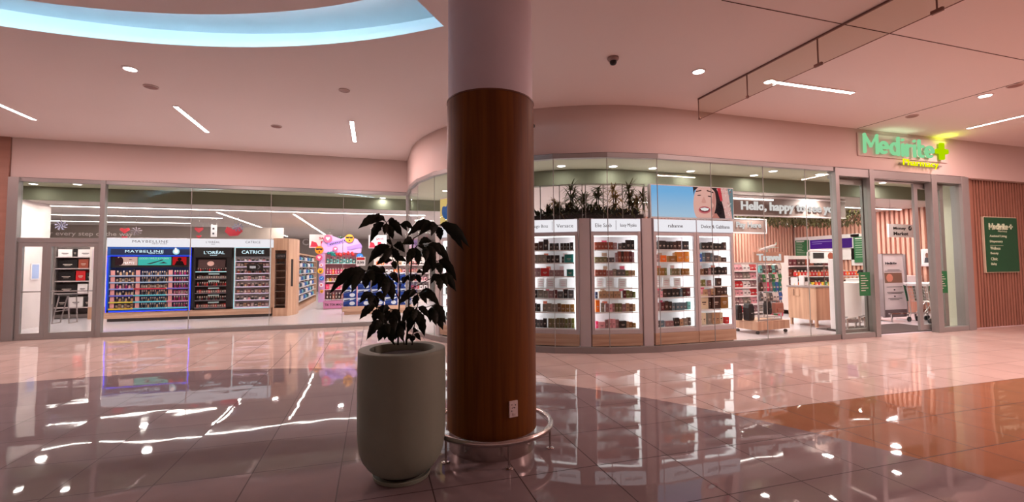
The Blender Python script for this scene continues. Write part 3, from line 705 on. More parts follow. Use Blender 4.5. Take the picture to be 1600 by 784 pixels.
# ------------------------------------------------------------------ perfume cabinets on the curve
CABG = glass_mat('shelf_glass', (.90, .95, .93), 1.45)
GLOWS = emit_mat('cabinet_led', (255, 250, 252), 3.6)
BACKW = mat('cabinet_back', (238, 230, 236), .5)
SHZ = [1.775, 1.545, 1.30, 1.085, .90, .655, .365]
CAB_ROWS = {
 'A': ['db9x11 db8x13 bk8x16 gap2 bk5x10*3 gap2 bk5x10*3 bk6x11', 'st7x12*3 bk7x11*3 gap3 bk4x9 tl15x12', 'mv6x12*2 rd15x12 mv6x9*4 gap4 tl12x10', '',
       'bk6x12 st9x12 st7x11 mv8x11 dr6x12 gy9x10 bk7x13 gy9x12', 'bk5x12 bk6x11 gap3 st7x11 st8x12 st9x11 bw6x12 go7x11*3', 'bk5x12 gy6x11*2 bk7x13 gap2 kh8x13*2 kh5x14*3 ol5x13 kh6x14 ol6x14'],
 'B': ['rb6x11*4 rb5x11*2 mv7x10 gap2 gy7x9 bk7x10 bk9x14 bk7x14', 'kh8x8*3 gy7x7*2 gap2 mv5x14 rb6x16 db5x16 rb5x16*2 dr6x16 mv5x15', 'rb7x9*3 mv6x8*2 st7x10 gy9x9 gy7x9 ol6x8 ta6x8*2', '',
       'nv5x9 gap2 ta6x10 ta8x11 ta7x10*4 gap4 dr6x11 ol7x11 kh6x10 ol5x9', 'or9x17 gap2 st7x13 gap2 mv6x12 pk8x11 mv5x12 kh7x12*2 mv8x11 ta7x12 bw7x11 ta6x11', 'hp5x10 pk12x9 mv6x12 pk6x13*2 mv7x12 bk13x10 ta5x9 go6x8 go6x7'],
 'C': ['bk4x11 gap2 bk7x13*2 bk6x12*2 db8x12 db8x13 gap3 bk6x13*2', 'mv7x11 gap1 or9x10 gap3 go12x9 am10x15 gap3 am8x16', 'go5x11*3 ol4x11 gap8 kh5x10*3 gap3 go5x10*3', '',
       'mv6x10 gap1 pk5x9 db8x12 bk8x12*3 sl5x12 db7x13 dr9x14', 'mv5x12 gap2 dr7x12 db7x14 bk6x13 sl7x11*4 aq7x12', 'gy5x9 sl9x9 gap2 mv8x8*2 bk5x12*2 ta7x10 st9x11 db7x12'],
 'D': ['bk5x9 gap2 bk8x11*2 bk7x12 gap1 bk8x10*2 gap2 db7x12', 'bl7x12 sl6x14 gy8x14 sl6x13 gy7x10 st6x9 db9x7', 'bw6x9*2 db7x10 mv6x10 bk6x11*2 bk7x12 bk7x11 db6x12', 'kh5x9 ol5x10 gap2 mv6x9 gap8 db8x12',
       'rd4x8 pk4x10 ta8x10 mv7x10 ta9x11 db10x14 db6x12 db8x13', 'cr16x22 gap2 db4x20 db16x21 go15x21', 'cr8x17*2 gap2 st9x17 gap2 ta9x17*2 cr8x17 gap3 rd11x10'],
 'E': ['bk6x11*2 gap3 rb7x12*4 bk6x12 mv7x11 db8x12', 'ta7x12*3 gap4 bk8x13*2 mv6x11*2 go7x12', 'pk7x11*2 rb6x12*3 gap3 st7x12*3', '', 'gy8x12*3 go8x16*2 bk7x12*3', 'mv7x12*4 bk6x11*3 ta8x13', 'bk9x13*3 ta8x14*3 kh7x13*2']}
def cabinet(key, L, loc, rz, width, post, desc, names, split, wplint=OAKX, label=''):
    """loc = middle of the front foot; local x runs along the front, -y faces the mall"""
    t = thing('perfume_cabinet', label, 'cabinet', loc, rz, 'lit perfume cabinets along the curved shopfront'); h = width/2; D = .36
    b = MB(); e_ = h-.055; b.box(-h, -e_, 0, D, .271, 2.34).box(e_, h, 0, D, .271, 2.34).box(-e_, e_, .003, D-.003, 2.03, 2.09).box(-e_, e_, .003, D-.003, .274, .345).box(-e_, e_, .02, D-.004, 2.095, 2.336)
    b.build('cabinet_frame', PINKM, t)
    MB().box(-h, h, .0, D, .065, .27).build('timber_base', wplint, t); MB().box(-h+.02, h-.02, .05, D-.02, 0, .065).build('recessed_plinth', BLACK, t)
    MB().box(-h+.055, h-.055, D-.025, D-.01, .345, 2.03).build('back_panel', BACKW, t)
    b = MB(); b.box(-h+.056, -h+.066, .05, D-.05, .36, 2.02).box(h-.066, h-.056, .05, D-.05, .36, 2.02); b.build('light_strip', GLOWS, t)
    MB().box(-h+.06, h-.06, .06, .10, 2.012, 2.028).build('top_light', GLOWS, t)
    hd = MB().box(-h+.01, h-.01, -.012, .03, 2.105, 2.325).build('header_lightbox', SIGNW, t)
    n = len(names)
    for i, s in enumerate(names):
        a = -h+(i+.5)*width/n; tw = min(.30, .045*len(s)+.02) if n > 1 else .042*len(s)+.02; zc = 2.205
        if s: text(s, INK, hd, a-tw/2, a+tw/2, zc-.025-(.012 if 'y' in s or 'g' in s else 0), zc+.04, -.012, bold=0)
    if n > 1: MB().box(-.003, .003, -.016, -.01, 2.13, 2.30).build('divider', INK, hd)
    for k, z in enumerate(SHZ):
        MB().box(-h+.066, h-.066, .03, D-.03, z-.012, z).build('shelf', CABG, t)
        MB().box(-h+.066, h-.066, .022, .03, z-.016, z+.004).build('shelf_edge', WHITE, t)
    M4 = Matrix.Translation(loc) @ Matrix.Rotation(rz, 4, 'Z')
    for k, row in enumerate(L):
        toks = []
        for w_ in row.split():
            if w_.startswith('gap'): toks.append(('gap', int(w_[3:]), 0)); continue
            c = w_[:2]; r = w_[2:]; n_ = 1
            if '*' in r: r, m_ = r.split('*'); n_ = int(m_)
            a, z_ = r.split('x'); toks += [(c, int(a), int(z_))]*n_
        if not toks: continue
        tot = sum(q[1] for q in toks)+.3*len(toks); av = (width-.17)*100; sc = min(1.5, av/tot); x = -(tot*sc)/200; i = 0
        x = -h+.085 if sc >= 1.5 else x
        for c, a, z_ in toks:
            wv = a*sc/100
            if c != 'gap':
                p = M4 @ Vector((x+wv/2, .10+.02*random.random(), SHZ[k]+.004))
                z_ *= 1.25
                cap = ('topmost' if k == 0 else 'bottom' if k == 6 else ORD[k])
                product('carton', c, 'perfume_box', p, wv*.96, .05+.02*(a > 9), z_/100, rz, '%s perfume box, %s on the %s shelf, %s' % (CN[c][0], ORD[i], cap, desc), 'perfume box', 'boxed perfumes in the lit cabinets')
                i += 1
            x += wv+.003*sc
    # white display cards on the fourth shelf
    for j, (x, w_, hh) in enumerate(((-.28, .13, .17), (-.08, .15, .17), (.18, .15, .16))):
        if L[3]: continue
        p = M4 @ Vector((x*width, .20, SHZ[3]+.004)); b = MB()
        b.box(-w_/2, w_/2, -.004, .004, 0, hh); b.mi = 1
        for q_ in range(3): b.box(-w_*.3, w_*.3, -.006, -.004, hh*(.25+.2*q_), hh*(.28+.2*q_))
        b.mi = 0; b.bar((0, .004, hh*.6), (0, .05, 0), .02, .004)
        tag(b.build('display_card', [WHITE, mat('card_print', (214, 96, 120) if j == 0 else (150, 130, 134), .5)], None, p, rz), '%s white display card on the fourth shelf, %s' % (('left', 'middle', 'right')[j], desc), 'card', 'display cards in the perfume cabinets')
def backcards(key, loc, rz, width, desc):
    r = random.Random(ord(key)); M4 = Matrix.Translation(loc) @ Matrix.Rotation(rz, 4, 'Z')
    for k in (0, 1, 2, 4, 5):
        for side in (-1, 1):
            if k in (0, 5) and side == 1: continue
            c = r.choice((('pink', (226, 90, 120)), ('coral', (226, 120, 100)), ('pale pink', (232, 190, 196)), ('sand', (200, 160, 140))))
            p = M4 @ Vector((side*width*(.12+.12*r.random()), .27, SHZ[k]+.004)); w_, hh = r.uniform(.07, .12), .185; b = MB()
            b.box(-w_/2, w_/2, -.004, .004, 0, hh); b.mi = 1; b.box(-w_*.4, w_*.4, -.006, -.004, hh*.62, hh*.94); b.mi = 0; b.bar((0, .004, hh*.5), (0, .04, 0), .02, .004)
            tag(b.build('display_card', [WHITE, mat('card_'+c[0].replace(' ', '_'), c[1], .5)], None, p, rz), '%s %s-topped card behind the boxes, %s shelf, %s' % ('left' if side < 0 else 'right', c[0], ORD[k] if k else 'top', desc), 'card', 'display cards in the perfume cabinets')
def oncurve(t0, t1, r=3.93):
    a, c = math.radians(t0), math.radians(t1)
    P = Vector((5.03-r*math.sin(a), 11-r*math.cos(a), 0)); Q = Vector((5.03-r*math.sin(c), 11-r*math.cos(c), 0)); return P, Q
BAYS = [('A', 38.1, 21.3, ['Hugo Boss', 'Versace'], 'cabinet right of the column', 'plant-topped lit perfume cabinet right beside the wooden column'),
        ('B', 21.3, 4.5, ['Elie Saab', 'Issey Miyake'], 'cabinet left of the video screen', 'plant-topped lit perfume cabinet left of the video screen'),
        ('E', 71.7, 54.9, ['', ''], 'cabinet left of the column', 'lit perfume cabinet left of the column, under the floral picture'),
        ('F', 54.9, 38.1, ['', ''], 'cabinet directly behind the column', 'lit perfume cabinet standing directly behind the wooden column')]
CAB_ROWS['F'] = CAB_ROWS['E'][::-1]; CAB_ROWS['F'][0], CAB_ROWS['F'][3] = CAB_ROWS['E'][0], ''
for key, t0, t1, nm, ds, lb in BAYS:
    P, Q = oncurve(t0, t1); c = (P+Q)/2; d = (Q-P); rz = math.atan2(d.y, d.x)
    cabinet(key, CAB_ROWS[key], (c.x, c.y, 0), rz, d.length-.235, .2, ds, [n for n in nm if n] or [''], True, label=lb)
    backcards(key, (c.x, c.y, 0), rz, d.length-.235, ds)
# the two bays straight behind the glass under the screen
cabinet('C', CAB_ROWS['C'], (5.31, 7.07, 0), 0, .92, .1, "cabinet under the screen's left half", ['rabanne'], False, label="lit perfume cabinet under the left half of the video screen")
cabinet('D', CAB_ROWS['D'], (6.20, 7.07, 0), 0, .84, .1, "cabinet under the screen's right half", ['Dolce & Gabbana'], False, label="lit perfume cabinet under the right half of the video screen")
for tt, lb in ((71.7, 'lilac-grey cabinet post left of the cabinet under the floral picture'), (54.9, 'lilac-grey cabinet post hidden close to the column, left side'), (21.3, 'lilac-grey post between the two plant-topped cabinets'), (4.5, 'lilac-grey post just left of the video screen cabinets')):
    P, _ = oncurve(tt, tt, 3.90)
    tag(MB().box(-.095, .095, -.02, .10, 0, 2.34).box(-.085, .085, -.024, -.02, .02, 2.32).build('cabinet_post', PINKM, None, P, -math.radians(tt)), lb, 'post')

backcards('C', (5.31, 7.07, 0), 0, .92, "cabinet under the screen's left half"); backcards('D', (6.20, 7.07, 0), 0, .84, "cabinet under the screen's right half")
# floral picture on top of the left bay
P, Q = oncurve(71.7, 54.9, 3.9); d = Q-P; c = (P+Q)/2; rz = math.atan2(d.y, d.x)
t = thing('floral_picture', 'yellow and blue floral lightbox picture left of the column top shelf', 'picture', (c.x, c.y, 2.35), rz)
MB().box(-.5, .5, 0, .05, 0, .60).build('frame', PINKM, t)
MB().box(-.48, .48, -.01, 0, .02, .58).build('image', emit_mat('pic_yellow', (246, 208, 128), .8), t)
b = MB(); rr = random.Random(3)
for k in range(9):
    x, z = rr.uniform(-.38, .38), rr.uniform(.1, .36); a = rr.uniform(.05, .10)
    b.disc(x, z, a, -.013-.0008*k, -.01, 14, .7, 1.6)
b.build('painted_petals', emit_mat('pic_blue', (62, 104, 168), .7), t)

# video screen with the smiling woman
t = thing('video_screen', 'wide lit video screen with a smiling woman in a striped headwrap against blue sky', 'screen', (4.82, 7.08, 2.355))
MB().box(-.02, 1.84, 0, .08, -.0, .62).build('screen_housing', WHITE, t)
b = MB().add([(0, -.004, .02), (1.82, -.004, .02), (1.82, -.004, .60), (0, -.004, .60)], [(0, 1, 2, 3)])
def grad(name, a, c, z0, z1, st):
    m = bpy.data.materials.new(name); m.use_nodes = True; nt = m.node_tree; nt.nodes.clear(); o = nt.nodes.new('ShaderNodeOutputMaterial'); e = nt.nodes.new('ShaderNodeEmission')
    tc = nt.nodes.new('ShaderNodeTexCoord'); sp = nt.nodes.new('ShaderNodeSeparateXYZ'); r = nt.nodes.new('ShaderNodeMapRange'); x = nt.nodes.new('ShaderNodeMix'); x.data_type = 'RGBA'
    r.inputs[1].default_value = z0; r.inputs[2].default_value = z1; x.inputs[6].default_value = (*lin(a), 1); x.inputs[7].default_value = (*lin(c), 1)
    nt.links.new(tc.outputs['Object'], sp.inputs[0]); nt.links.new(sp.outputs[2], r.inputs[0]); nt.links.new(r.outputs[0], x.inputs[0]); nt.links.new(x.outputs[2], e.inputs[0])
    e.inputs[1].default_value = st; nt.links.new(e.outputs[0], o.inputs[0]); return m
im = b.build('sky_image', grad('screen_sky', (176, 200, 226), (120, 178, 230), .02, .5, 1.0), t, fix=False)
def flat2(name, pts, m, k, par=None):
    if k >= 6 or name in ('hair', 'curl', 'headband'): pts = [(1.16+(x-1.13)*1.25, min(.60, max(.02, .31+(z-.31)*1.16))) for x, z in pts]
    return MB().add([(x, -.006-.0012*k, z) for x, z in pts], [tuple(range(len(pts)))]).build(name, m, par or t, fix=False)
def ell(cx, cz, rx, rz, a=0, n=24, z0=-9, z1=9):
    out = []
    for i in range(n):
        g = 2*math.pi*i/n; x, z = rx*math.cos(g), rz*math.sin(g); out.append((cx+x*math.cos(a)-z*math.sin(a), min(z1, max(z0, cz+x*math.sin(a)+z*math.cos(a)))))
    return out
def E(n, c): return emit_mat('screen_'+n, c, .95)
Z0, Z1 = .02, .60
flat2('hair', ell(1.37, .24, .10, .36, .25, 28, Z0, Z1), E('hair', (52, 38, 40)), 4.5)
flat2('scarf', [(1.36, .60), (1.72, .60), (1.80, .02), (1.50, .02), (1.46, .3)], E('scarf', (232, 176, 172)), 2)
flat2('backdrop', [(1.70, .60), (1.82, .60), (1.82, .02), (1.79, .02)], E('grey', (112, 132, 140)), 3)
rr = random.Random(5)
for k in range(46):
    x = rr.uniform(1.45, 1.75); z = rr.uniform(.05, .58); a = .8+rr.uniform(-.3, .3); r_ = .03
    flat2('scarf_stripe', [(x, z), (x+.012, z+.004), (x+.012+r_*math.cos(a), min(Z1, z+r_*math.sin(a)*1.4)), (x+r_*math.cos(a), min(Z1, z+r_*math.sin(a)*1.4))], E('stripe%d' % (k % 3), [(250, 236, 226), (190, 70, 74), (120, 110, 90)][k % 3]), 4)
flat2('headband', [(1.36, .60), (1.43, .60), (1.46, .36), (1.42, .34)], E('band', (206, 60, 70)), 5)
for k in range(14):
    flat2('curl', ell(1.36+.10*rr.random(), .05+.26*rr.random(), .024, .024, 0, 10, Z0, Z1), E('curl', (36, 26, 30)), 5+k*.05)
flat2('neck', [(1.10, .12), (1.34, .14), (1.40, .02), (1.06, .02)], E('neck', (196, 122, 112)), 6)
flat2('face', ell(1.13, .31, .205, .345, -.10, 32, Z0, Z1), E('skin', (236, 176, 166)), 7)
flat2('hair_edge', [(.935, .42), (.95, .50), (1.02, .56), (1.25, .57), (1.33, .48), (1.36, .60), (.92, .60)], E('hair', (52, 38, 40)), 7.5)
flat2('shade', ell(1.29, .30, .035, .20, -.1), E('shade', (206, 136, 128)), 7.6)
flat2('cheek', ell(1.23, .27, .06, .05), E('cheek', (236, 176, 164)), 8); flat2('cheek', ell(1.00, .29, .045, .045), E('cheek', (236, 176, 164)), 8)
flat2('brow', [(.97, .475), (1.07, .50), (1.07, .515), (.97, .495)], E('brow', (70, 40, 40)), 9); flat2('brow', [(1.17, .50), (1.29, .47), (1.29, .49), (1.17, .52)], E('brow', (70, 40, 40)), 9)
flat2('eye', ell(1.03, .425, .036, .009, .1), E('eye', (64, 40, 44)), 9); flat2('eye', ell(1.22, .415, .038, .009, -.15), E('eye', (64, 40, 44)), 9)
flat2('nose', [(1.105, .40), (1.12, .40), (1.155, .315), (1.13, .30), (1.09, .30), (1.065, .315)], E('nose', (222, 156, 146)), 9)
flat2('lips', ell(1.12, .190, .108, .060, .02), E('lips', (206, 104, 112)), 10); flat2('mouth', ell(1.12, .194, .090, .040, .02), E('mouth', (130, 56, 64)), 11)
flat2('teeth', [(1.04, .215), (1.12, .228), (1.20, .215), (1.18, .186), (1.12, .172), (1.06, .186)], E('teeth', (250, 244, 244)), 12)

# planting boxes, dracaenas and low foliage on the cabinets
PG = mat('dracaena_green', (86, 92, 52), .6, noise=((8, 8, 8), .3)); PG2 = mat('dracaena_olive', (150, 124, 70), .6, noise=((8, 8, 8), .3)); DG = mat('fern_dark', (52, 66, 40), .6, noise=((9, 9, 9), .4))
def blade(b, p, a, el, L, w, droop):
    w *= 1.9
    d = Vector((math.cos(a)*math.cos(el), math.sin(a)*math.cos(el), math.sin(el))); s = Vector((-math.sin(a), math.cos(a), 0)); n = 5; vs = []
    for i in range(n+1):
        u = i/n; c = Vector(p)+d*(L*u)-Vector((0, 0, droop*L*u*u)); ww = w*(1-u)**.7*(.5+min(.5, u*2)); vs += [c-s*ww/2, c+s*ww/2]
    b.add(vs, [(2*i, 2*i+1, 2*i+3, 2*i+2) for i in range(n)])
def dracaena(loc, h, label, seed, m=PG, sz=.2, heads=2):
    r = random.Random(seed); t = thing('dracaena', label, 'plant', loc, 0, 'leafy plants on top of the perfume cabinets')
    b = MB(); f = MB()
    for k in range(heads):
        hh = h*(1-.32*k); dx = r.uniform(-.05, .05)*k; b.tube([(0, 0, 0), (dx*.5, 0, hh*.5), (dx, 0, hh)], .008, 6)
        for q_ in range(44):
            blade(f, (dx, 0, hh-(.05 if q_ % 3 else .19)+.04*r.random()), r.uniform(0, 6.28), r.uniform(-.1, 1.15), sz*1.65*r.uniform(.6, 1.1), .022, r.uniform(.2, .8))
    b.build('stem', STEMM, t); f.build('foliage', m, t, smooth='all', fix=False)
def fern(loc, label, seed, R=.17, m=DG):
    r = random.Random(seed); f = MB()
    for q_ in range(40): blade(f, (r.uniform(-.05, .05), 0, .0), r.uniform(0, 6.28), r.uniform(.2, 1.4), R*1.3*r.uniform(.7, 1.25), .04, r.uniform(.1, .6))
    tag(f.build('bushy_plant', m, None, loc, 0, smooth='all', fix=False), label, 'plant', 'leafy plants on top of the perfume cabinets')
for (t0, t1, lb) in ((38.1, 21.3, 'dark planting trough on the cabinet right of the column'), (21.3, 4.5, 'dark planting trough on the cabinet left of the screen')):
    P, Q = oncurve(t0, t1, 3.86); d = Q-P; c = (P+Q)/2
    tag(MB().box(-d.length/2+.02, d.length/2-.02, 0, .22, 0, .07).box(-d.length/2+.04, d.length/2-.04, .02, .2, .07, .075).build('planting_trough', DARKG, None, (c.x, c.y, 2.345), math.atan2(d.y, d.x)), lb, 'planter')
def ontop(px, r=3.74):
    """point above the cabinets seen at picture column px"""
    best = min((abs((lambda v: CX+F*v.dot(R_)/v.dot(fw))(Vector((5.03-r*math.sin(math.radians(a/4)), 11-r*math.cos(math.radians(a/4)), 1.2)))-px), a/4) for a in range(0, 300))
    a = math.radians(best[1]); return (5.03-r*math.sin(a), 11-r*math.cos(a), 2.42)
for px_, h, m, hd, lb in ((892, .50, PG, 3, 'tallest dracaena on the cabinet right of the column'), (935, .50, PG, 2, 'tall dracaena just right of the post between the plant-topped cabinets'),
        (958, .48, PG2, 3, 'bronze dracaena in the middle of the cabinet left of the screen'), (983, .50, PG, 3, 'dracaena with stacked leaf heads left of the screen'), (996, .28, PG2, 1, 'short yellowish dracaena next to the screen'),
        (866, .26, PG2, 2, 'yellow-green dracaena near the column on the plant-topped cabinet'), (912, .36, PG, 2, 'dark dracaena in front of the lilac-grey post'), (1004, .38, PG, 1, 'reddish dark dracaena leaning towards the screen')):
    dracaena(ontop(px_), h, lb, int(px_), m, .19, hd)
for k, px_ in enumerate((843, 856, 870, 884, 898, 912, 924, 936, 948, 962, 976, 990)):
    fern(ontop(px_, 3.78), 'low bushy dark plant in the trough, %s from the column' % ORD[k], k+40, .20 if 850 < px_ < 950 else .14)
for (t0, t1, lb) in ((38.1, 21.3, 'thin metal rod frame above the cabinet right of the column'), (21.3, 4.5, 'thin metal rod frame above the cabinet left of the screen'), (71.7, 54.9, 'thin metal rod frame above the cabinet left of the column')):
    P, Q = oncurve(t0, t1, 3.92 if t0 < 50 else 3.5); d = Q-P; c = (P+Q)/2; h = d.length/2-.03; b = MB()
    for x in (-h, -h*.4, h*.25, h): b.box(x-.007, x+.007, -.007, .007, 0, .62)
    b.box(-h, h, -.007, .007, .606, .62); tag(b.build('rod_frame', FRAME, None, (c.x, c.y, 2.345), math.atan2(d.y, d.x)), lb, 'metal frame')

# ================================================================== LEFT STORE: makeup displays
def rows_of(key_list, n, x0, x1, z, y, h, kind, name, label, group, fill=.82, d=.03):
    for i in range(n):
        k = key_list[i % len(key_list)]; w = (x1-x0)/n
        product(kind, k, name, (x0+w*(i+.5), y, z), w*fill, d, h, 0, label, 'cosmetic', group)
PLANK = OAKX
t = thing('plinth_counter', 'long light timber plinth unit carrying the three makeup displays', 'display base', (-7.15, 15.35, 0))
MB().box(0, 4.16, .02, .6, .09, .268).build('timber_plinth', PLANK, t)
MB().box(.03, 4.1, .06, .56, 0, .09).build('recessed_foot', DARKG, t)
BLUE = mat('display_blue', (16, 70, 150), .3); BLUEL = emit_mat('blue_edge_light', (20, 44, 255), 4.5); NVY = mat('display_navy', (14, 32, 70), .35)
def header(x0, x1, names, label, sub=None):
    t = thing('header_lightbox', label, 'sign', (x0, 15.33, 2.11))
    MB().box(0, x1-x0, 0, .25, 0, .235).build('lightbox', SIGNW, t); MB().box(-.008, x1-x0+.008, .01, .26, .235, .25).build('lightbox_cap', PINKM, t)
    w = x1-x0; tw, s = names; text(s, INK, t, w*.5-tw/2, w*.5+tw/2, .115, .185, 0, bold=0, spacing=1.15)
    if sub: text(sub, INK, t, w*.5+tw*sub_off[0], w*.5+tw*sub_off[1], .07, .095, 0)
    return t
sub_off = (.05, .48)
header(-7.15, -5.10, (.86, 'MAYBELLINE'), 'white header lightbox over the blue makeup display', 'NEW YORK')
sub_off = (-.12, .14)
header(-5.08, -4.05, (.36, "L'OR\u00c9AL"), 'white header lightbox over the black makeup display', 'PARIS')
header(-4.03, -2.99, (.40, 'CATRICE'), 'white header lightbox over the white-shelved makeup display')
tag(MB().box(-.03, .03, 0, .6, 0, 1.83).box(-.034, -.03, .0, .6, .0, 1.83).build('end_panel', OAK, None, (-2.985, 15.38, .27)), 'thin timber end panel closing the right side of the makeup displays', 'panel')
# blue unit
t = thing('makeup_display', 'blue-framed makeup display with picture panels and blue edge lights', 'display', (-7.13, 15.40, .27))
Wd = 2.02; H = 1.83
b = MB().box(0, .055, -.06, .3, 0, H).box(Wd-.055, Wd, -.06, .3, 0, H).box(0, Wd, -.06, .3, 0, .07).box(0, Wd, .28, .3, 0, H)
b.build('display_frame', BLUE, t)
b = MB().box(0, .012, -.072, -.06, 0, H).box(Wd-.012, Wd, -.072, -.06, 0, H).box(.07, Wd-.07, -.062, -.058, .008, .022).box(0, Wd, -.072, -.064, H-.26, H-.25)
b.build('edge_light', BLUEL, t)
hd = MB().box(0, Wd, -.075, .1, H-.25, H).build('header_panel', BLUE, t)
MB().box(.08, Wd-.02, -.085, -.07, H-.21, H-.06).build('header_band', NVY, hd)
BL = emit_mat('lit_letters', (215, 240, 255), 1.4)
text('MAYBELLINE', BL, t, .42, 1.34, H-.16, H-.09, -.09, bold=0, spacing=1.1); text('NEW YORK', BL, t, .98, 1.34, H-.195, H-.172, -.09, bold=.01)
b = MB().disc(1.65, H-.13, .085, -.10, -.088); b.build('round_badge', mat('badge_pale', (150, 200, 220), .4), t); MB().disc(1.65, H-.12, .05, -.104, -.10).box(1.62, 1.66, -.106, -.10, H-.09, H-.02).build('badge_emblem', WHITE, t)
MB().box(.055, Wd-.055, .0, .02, H-.58, H-.25).build('image_band', BLACK, t)
for x0, x1, c1, c2, nm in ((.16, .68, (222, 176, 168), (60, 34, 40), 'face_picture'), (.70, 1.50, (70, 190, 180), (190, 240, 232), 'teal_picture'), (1.54, 1.88, (190, 24, 32), (30, 14, 18), 'red_picture')):
    p = MB().box(x0, x1, -.012, 0, H-.52, H-.28).build(nm, emit_mat(nm, c1, 1.0), t); w = x1-x0; m2 = emit_mat(nm+'_detail', c2, .8); z0 = H-.52
    if nm == 'face_picture':
        MB().disc(x0+.12, z0+.12, .09, -.016, -.012, 16, .8, 1.3).prism([(x0, z0), (x0+.1, z0), (x0+.06, z0+.24), (x0, z0+.24)], -.017, -.012).disc(x0+.36, z0+.16, .02, -.016, -.012, 10, 2, .5).build('picture_detail', m2, p)
        text('MATTE', WHITE, p, x0+.2, x0+.46, z0+.03, z0+.10, -.014, bold=.02)
    elif nm == 'teal_picture':
        text('GOOD / WILD & CLEAN', m2, p, x0+.03, x1-.06, z0+.17, z0+.22, -.014, bold=.012)
        MB().prism([(x0+.2, z0+.04), (x0+.5, z0+.13), (x0+.58, z0+.17), (x0+.62, z0+.15), (x0+.3, z0+.03)], -.016, -.012).prism([(x0+.5, z0+.05), (x0+.72, z0+.05), (x0+.62, z0+.10)], -.016, -.012).build('picture_detail', mat('pic_dark', (30, 50, 60), .5), p)
    else:
        MB().disc(x0+.17, z0+.17, .05, -.016, -.012).prism([(x0+.05, z0), (x0+.30, z0), (x0+.24, z0+.12), (x0+.10, z0+.12)], -.018, -.012).build('picture_detail', m2, p)
RZ = [.10, .285, .47, .655, .84, 1.025]
for k, z in enumerate(RZ):
    MB().box(.055, Wd-.055, -.05, .28, z-.02, z).build('shelf', WHITE, t)
    for (x0, x1), c in zip(((.06, .62), (.64, 1.42), (1.44, 1.95)), [[(250, 190, 60), (120, 200, 225), (130, 210, 225)], [(246, 206, 90), (120, 210, 230), (236, 150, 190)], [(130, 120, 220), (120, 210, 230), (236, 190, 220)], [(170, 160, 236), (226, 70, 90), (150, 120, 210)], [(200, 200, 236), (190, 205, 236), (210, 200, 236)], [(210, 205, 236), (200, 205, 240), (200, 210, 240)]][k]):
        MB().box(x0, x1, -.062, -.05, z-.03, z+.004).build('price_strip', emit_mat('strip_%d_%d_%d' % c, c, .75), t)
    for x in (.075, .665, 1.455): MB().box(x, x+.10, -.03, -.02, z+.008, z+.145).box(x+.02, x+.08, -.034, -.03, z+.05, z+.10).build('portrait_tag', mat('portrait_tag', (226, 176, 170) if k % 2 else (214, 150, 150), .5), t)
for x in (.055, .63, 1.43, Wd-.06): MB().box(x-.004, x+.004, -.04, .28, .07, 1.2).build('divider', CHROME, t)
nm3 = ('left', 'middle', 'right')
keys = [['db', 'ta', 'gy', 'ta'], ['gy', 'bk', 'gy', 'ta'], ['ml', 'dr', 'ml', 'mv']]
for k, z in enumerate(RZ):
    for j, (x0, x1, n) in enumerate(((.18, .61, 6), (.78, 1.42, 12), (1.57, 1.94, 6))):
        kk = [keys[0], keys[1], keys[2]][j]
        if j == 0 and k == 3: kk = ['ml', 'pk', 'mv']
        if j == 0 and k == 2: kk = ['ta', 'cr', 'bk', 'ta']
        lab = '%s cosmetic on the %s row up of the blue makeup display, %s bay' % ('small dark' if j < 2 else 'small magenta', ORD[k], nm3[j])
        rows_of(kk, n, -7.13+x0, -7.13+x1, .27+z+.001, 15.42, .115+.02*((k+j) % 2), 'palette' if (k+j) % 4 == 0 else 'tube', 'cosmetic_item', lab, 'cosmetics %s row %s bay of the blue display' % (ORD[k], nm3[j]))
# black unit
t = thing('makeup_display', 'black makeup display with cyan-lit shelf and red cosmetics', 'display', (-5.05, 15.40, .27)); Wd = .98
MB().box(0, .05, -.05, .3, 0, H).box(Wd-.13, Wd, -.05, .3, 0, H).box(0, Wd, -.05, .3, 0, .05).box(0, Wd, .28, .3, 0, H).build('display_frame', BLACK, t)
MB().box(0, Wd, -.07, .1, H-.30, H).build('header_panel', BLACK, t)
text("L'OR\u00c9AL", BL, t, .26, .80, H-.20, H-.09, -.07, bold=.006); text('PARIS', BL, t, .42, .60, H-.25, H-.225, -.07, bold=.02)
MB().box(.10, .80, .0, .02, H-.62, H-.36).build('poster', mat('poster_brown', (70, 44, 44), .5), t); MB().disc(.42, H-.48, .09, -.005, 0, 14, 1, .8).build('poster_figure', mat('poster_skin', (226, 180, 170), .5), t)
RB = [.06, .27, .48, .69, .90, 1.11]
for k, z in enumerate(RB):
    MB().box(.05, Wd-.13, -.05, .28, z-.015, z).build('shelf', DARKG, t)
    MB().box(.05, Wd-.13, -.058, -.05, z-.012, z+.006).build('shelf_light', emit_mat('shelf_cyan', (190, 236, 240), 1.3) if k == 5 else emit_mat('shelf_dim', (176, 150, 156), .5), t)
    rows_of([['rd', 'bk', 'dr', 'rb'], ['bk', 'gy', 'dr'], ['dr', 'rd', 'dr', 'bk']][k % 3], 13, -5.05+.07, -5.05+.84, .27+z+.001, 15.42, .10+.02*(k % 2), 'tube' if k % 2 else 'palette', 'cosmetic_item', 'small red or dark cosmetic on the %s row up of the black makeup display' % ORD[k], 'cosmetics %s row of the black display' % ORD[k])
for k in range(5): MB().box(.38, .66, -.03, -.02, RB[k]+.125, RB[k]+.165).build('shelf_card', mat('card_aqua', (170, 200, 200), .5), t)
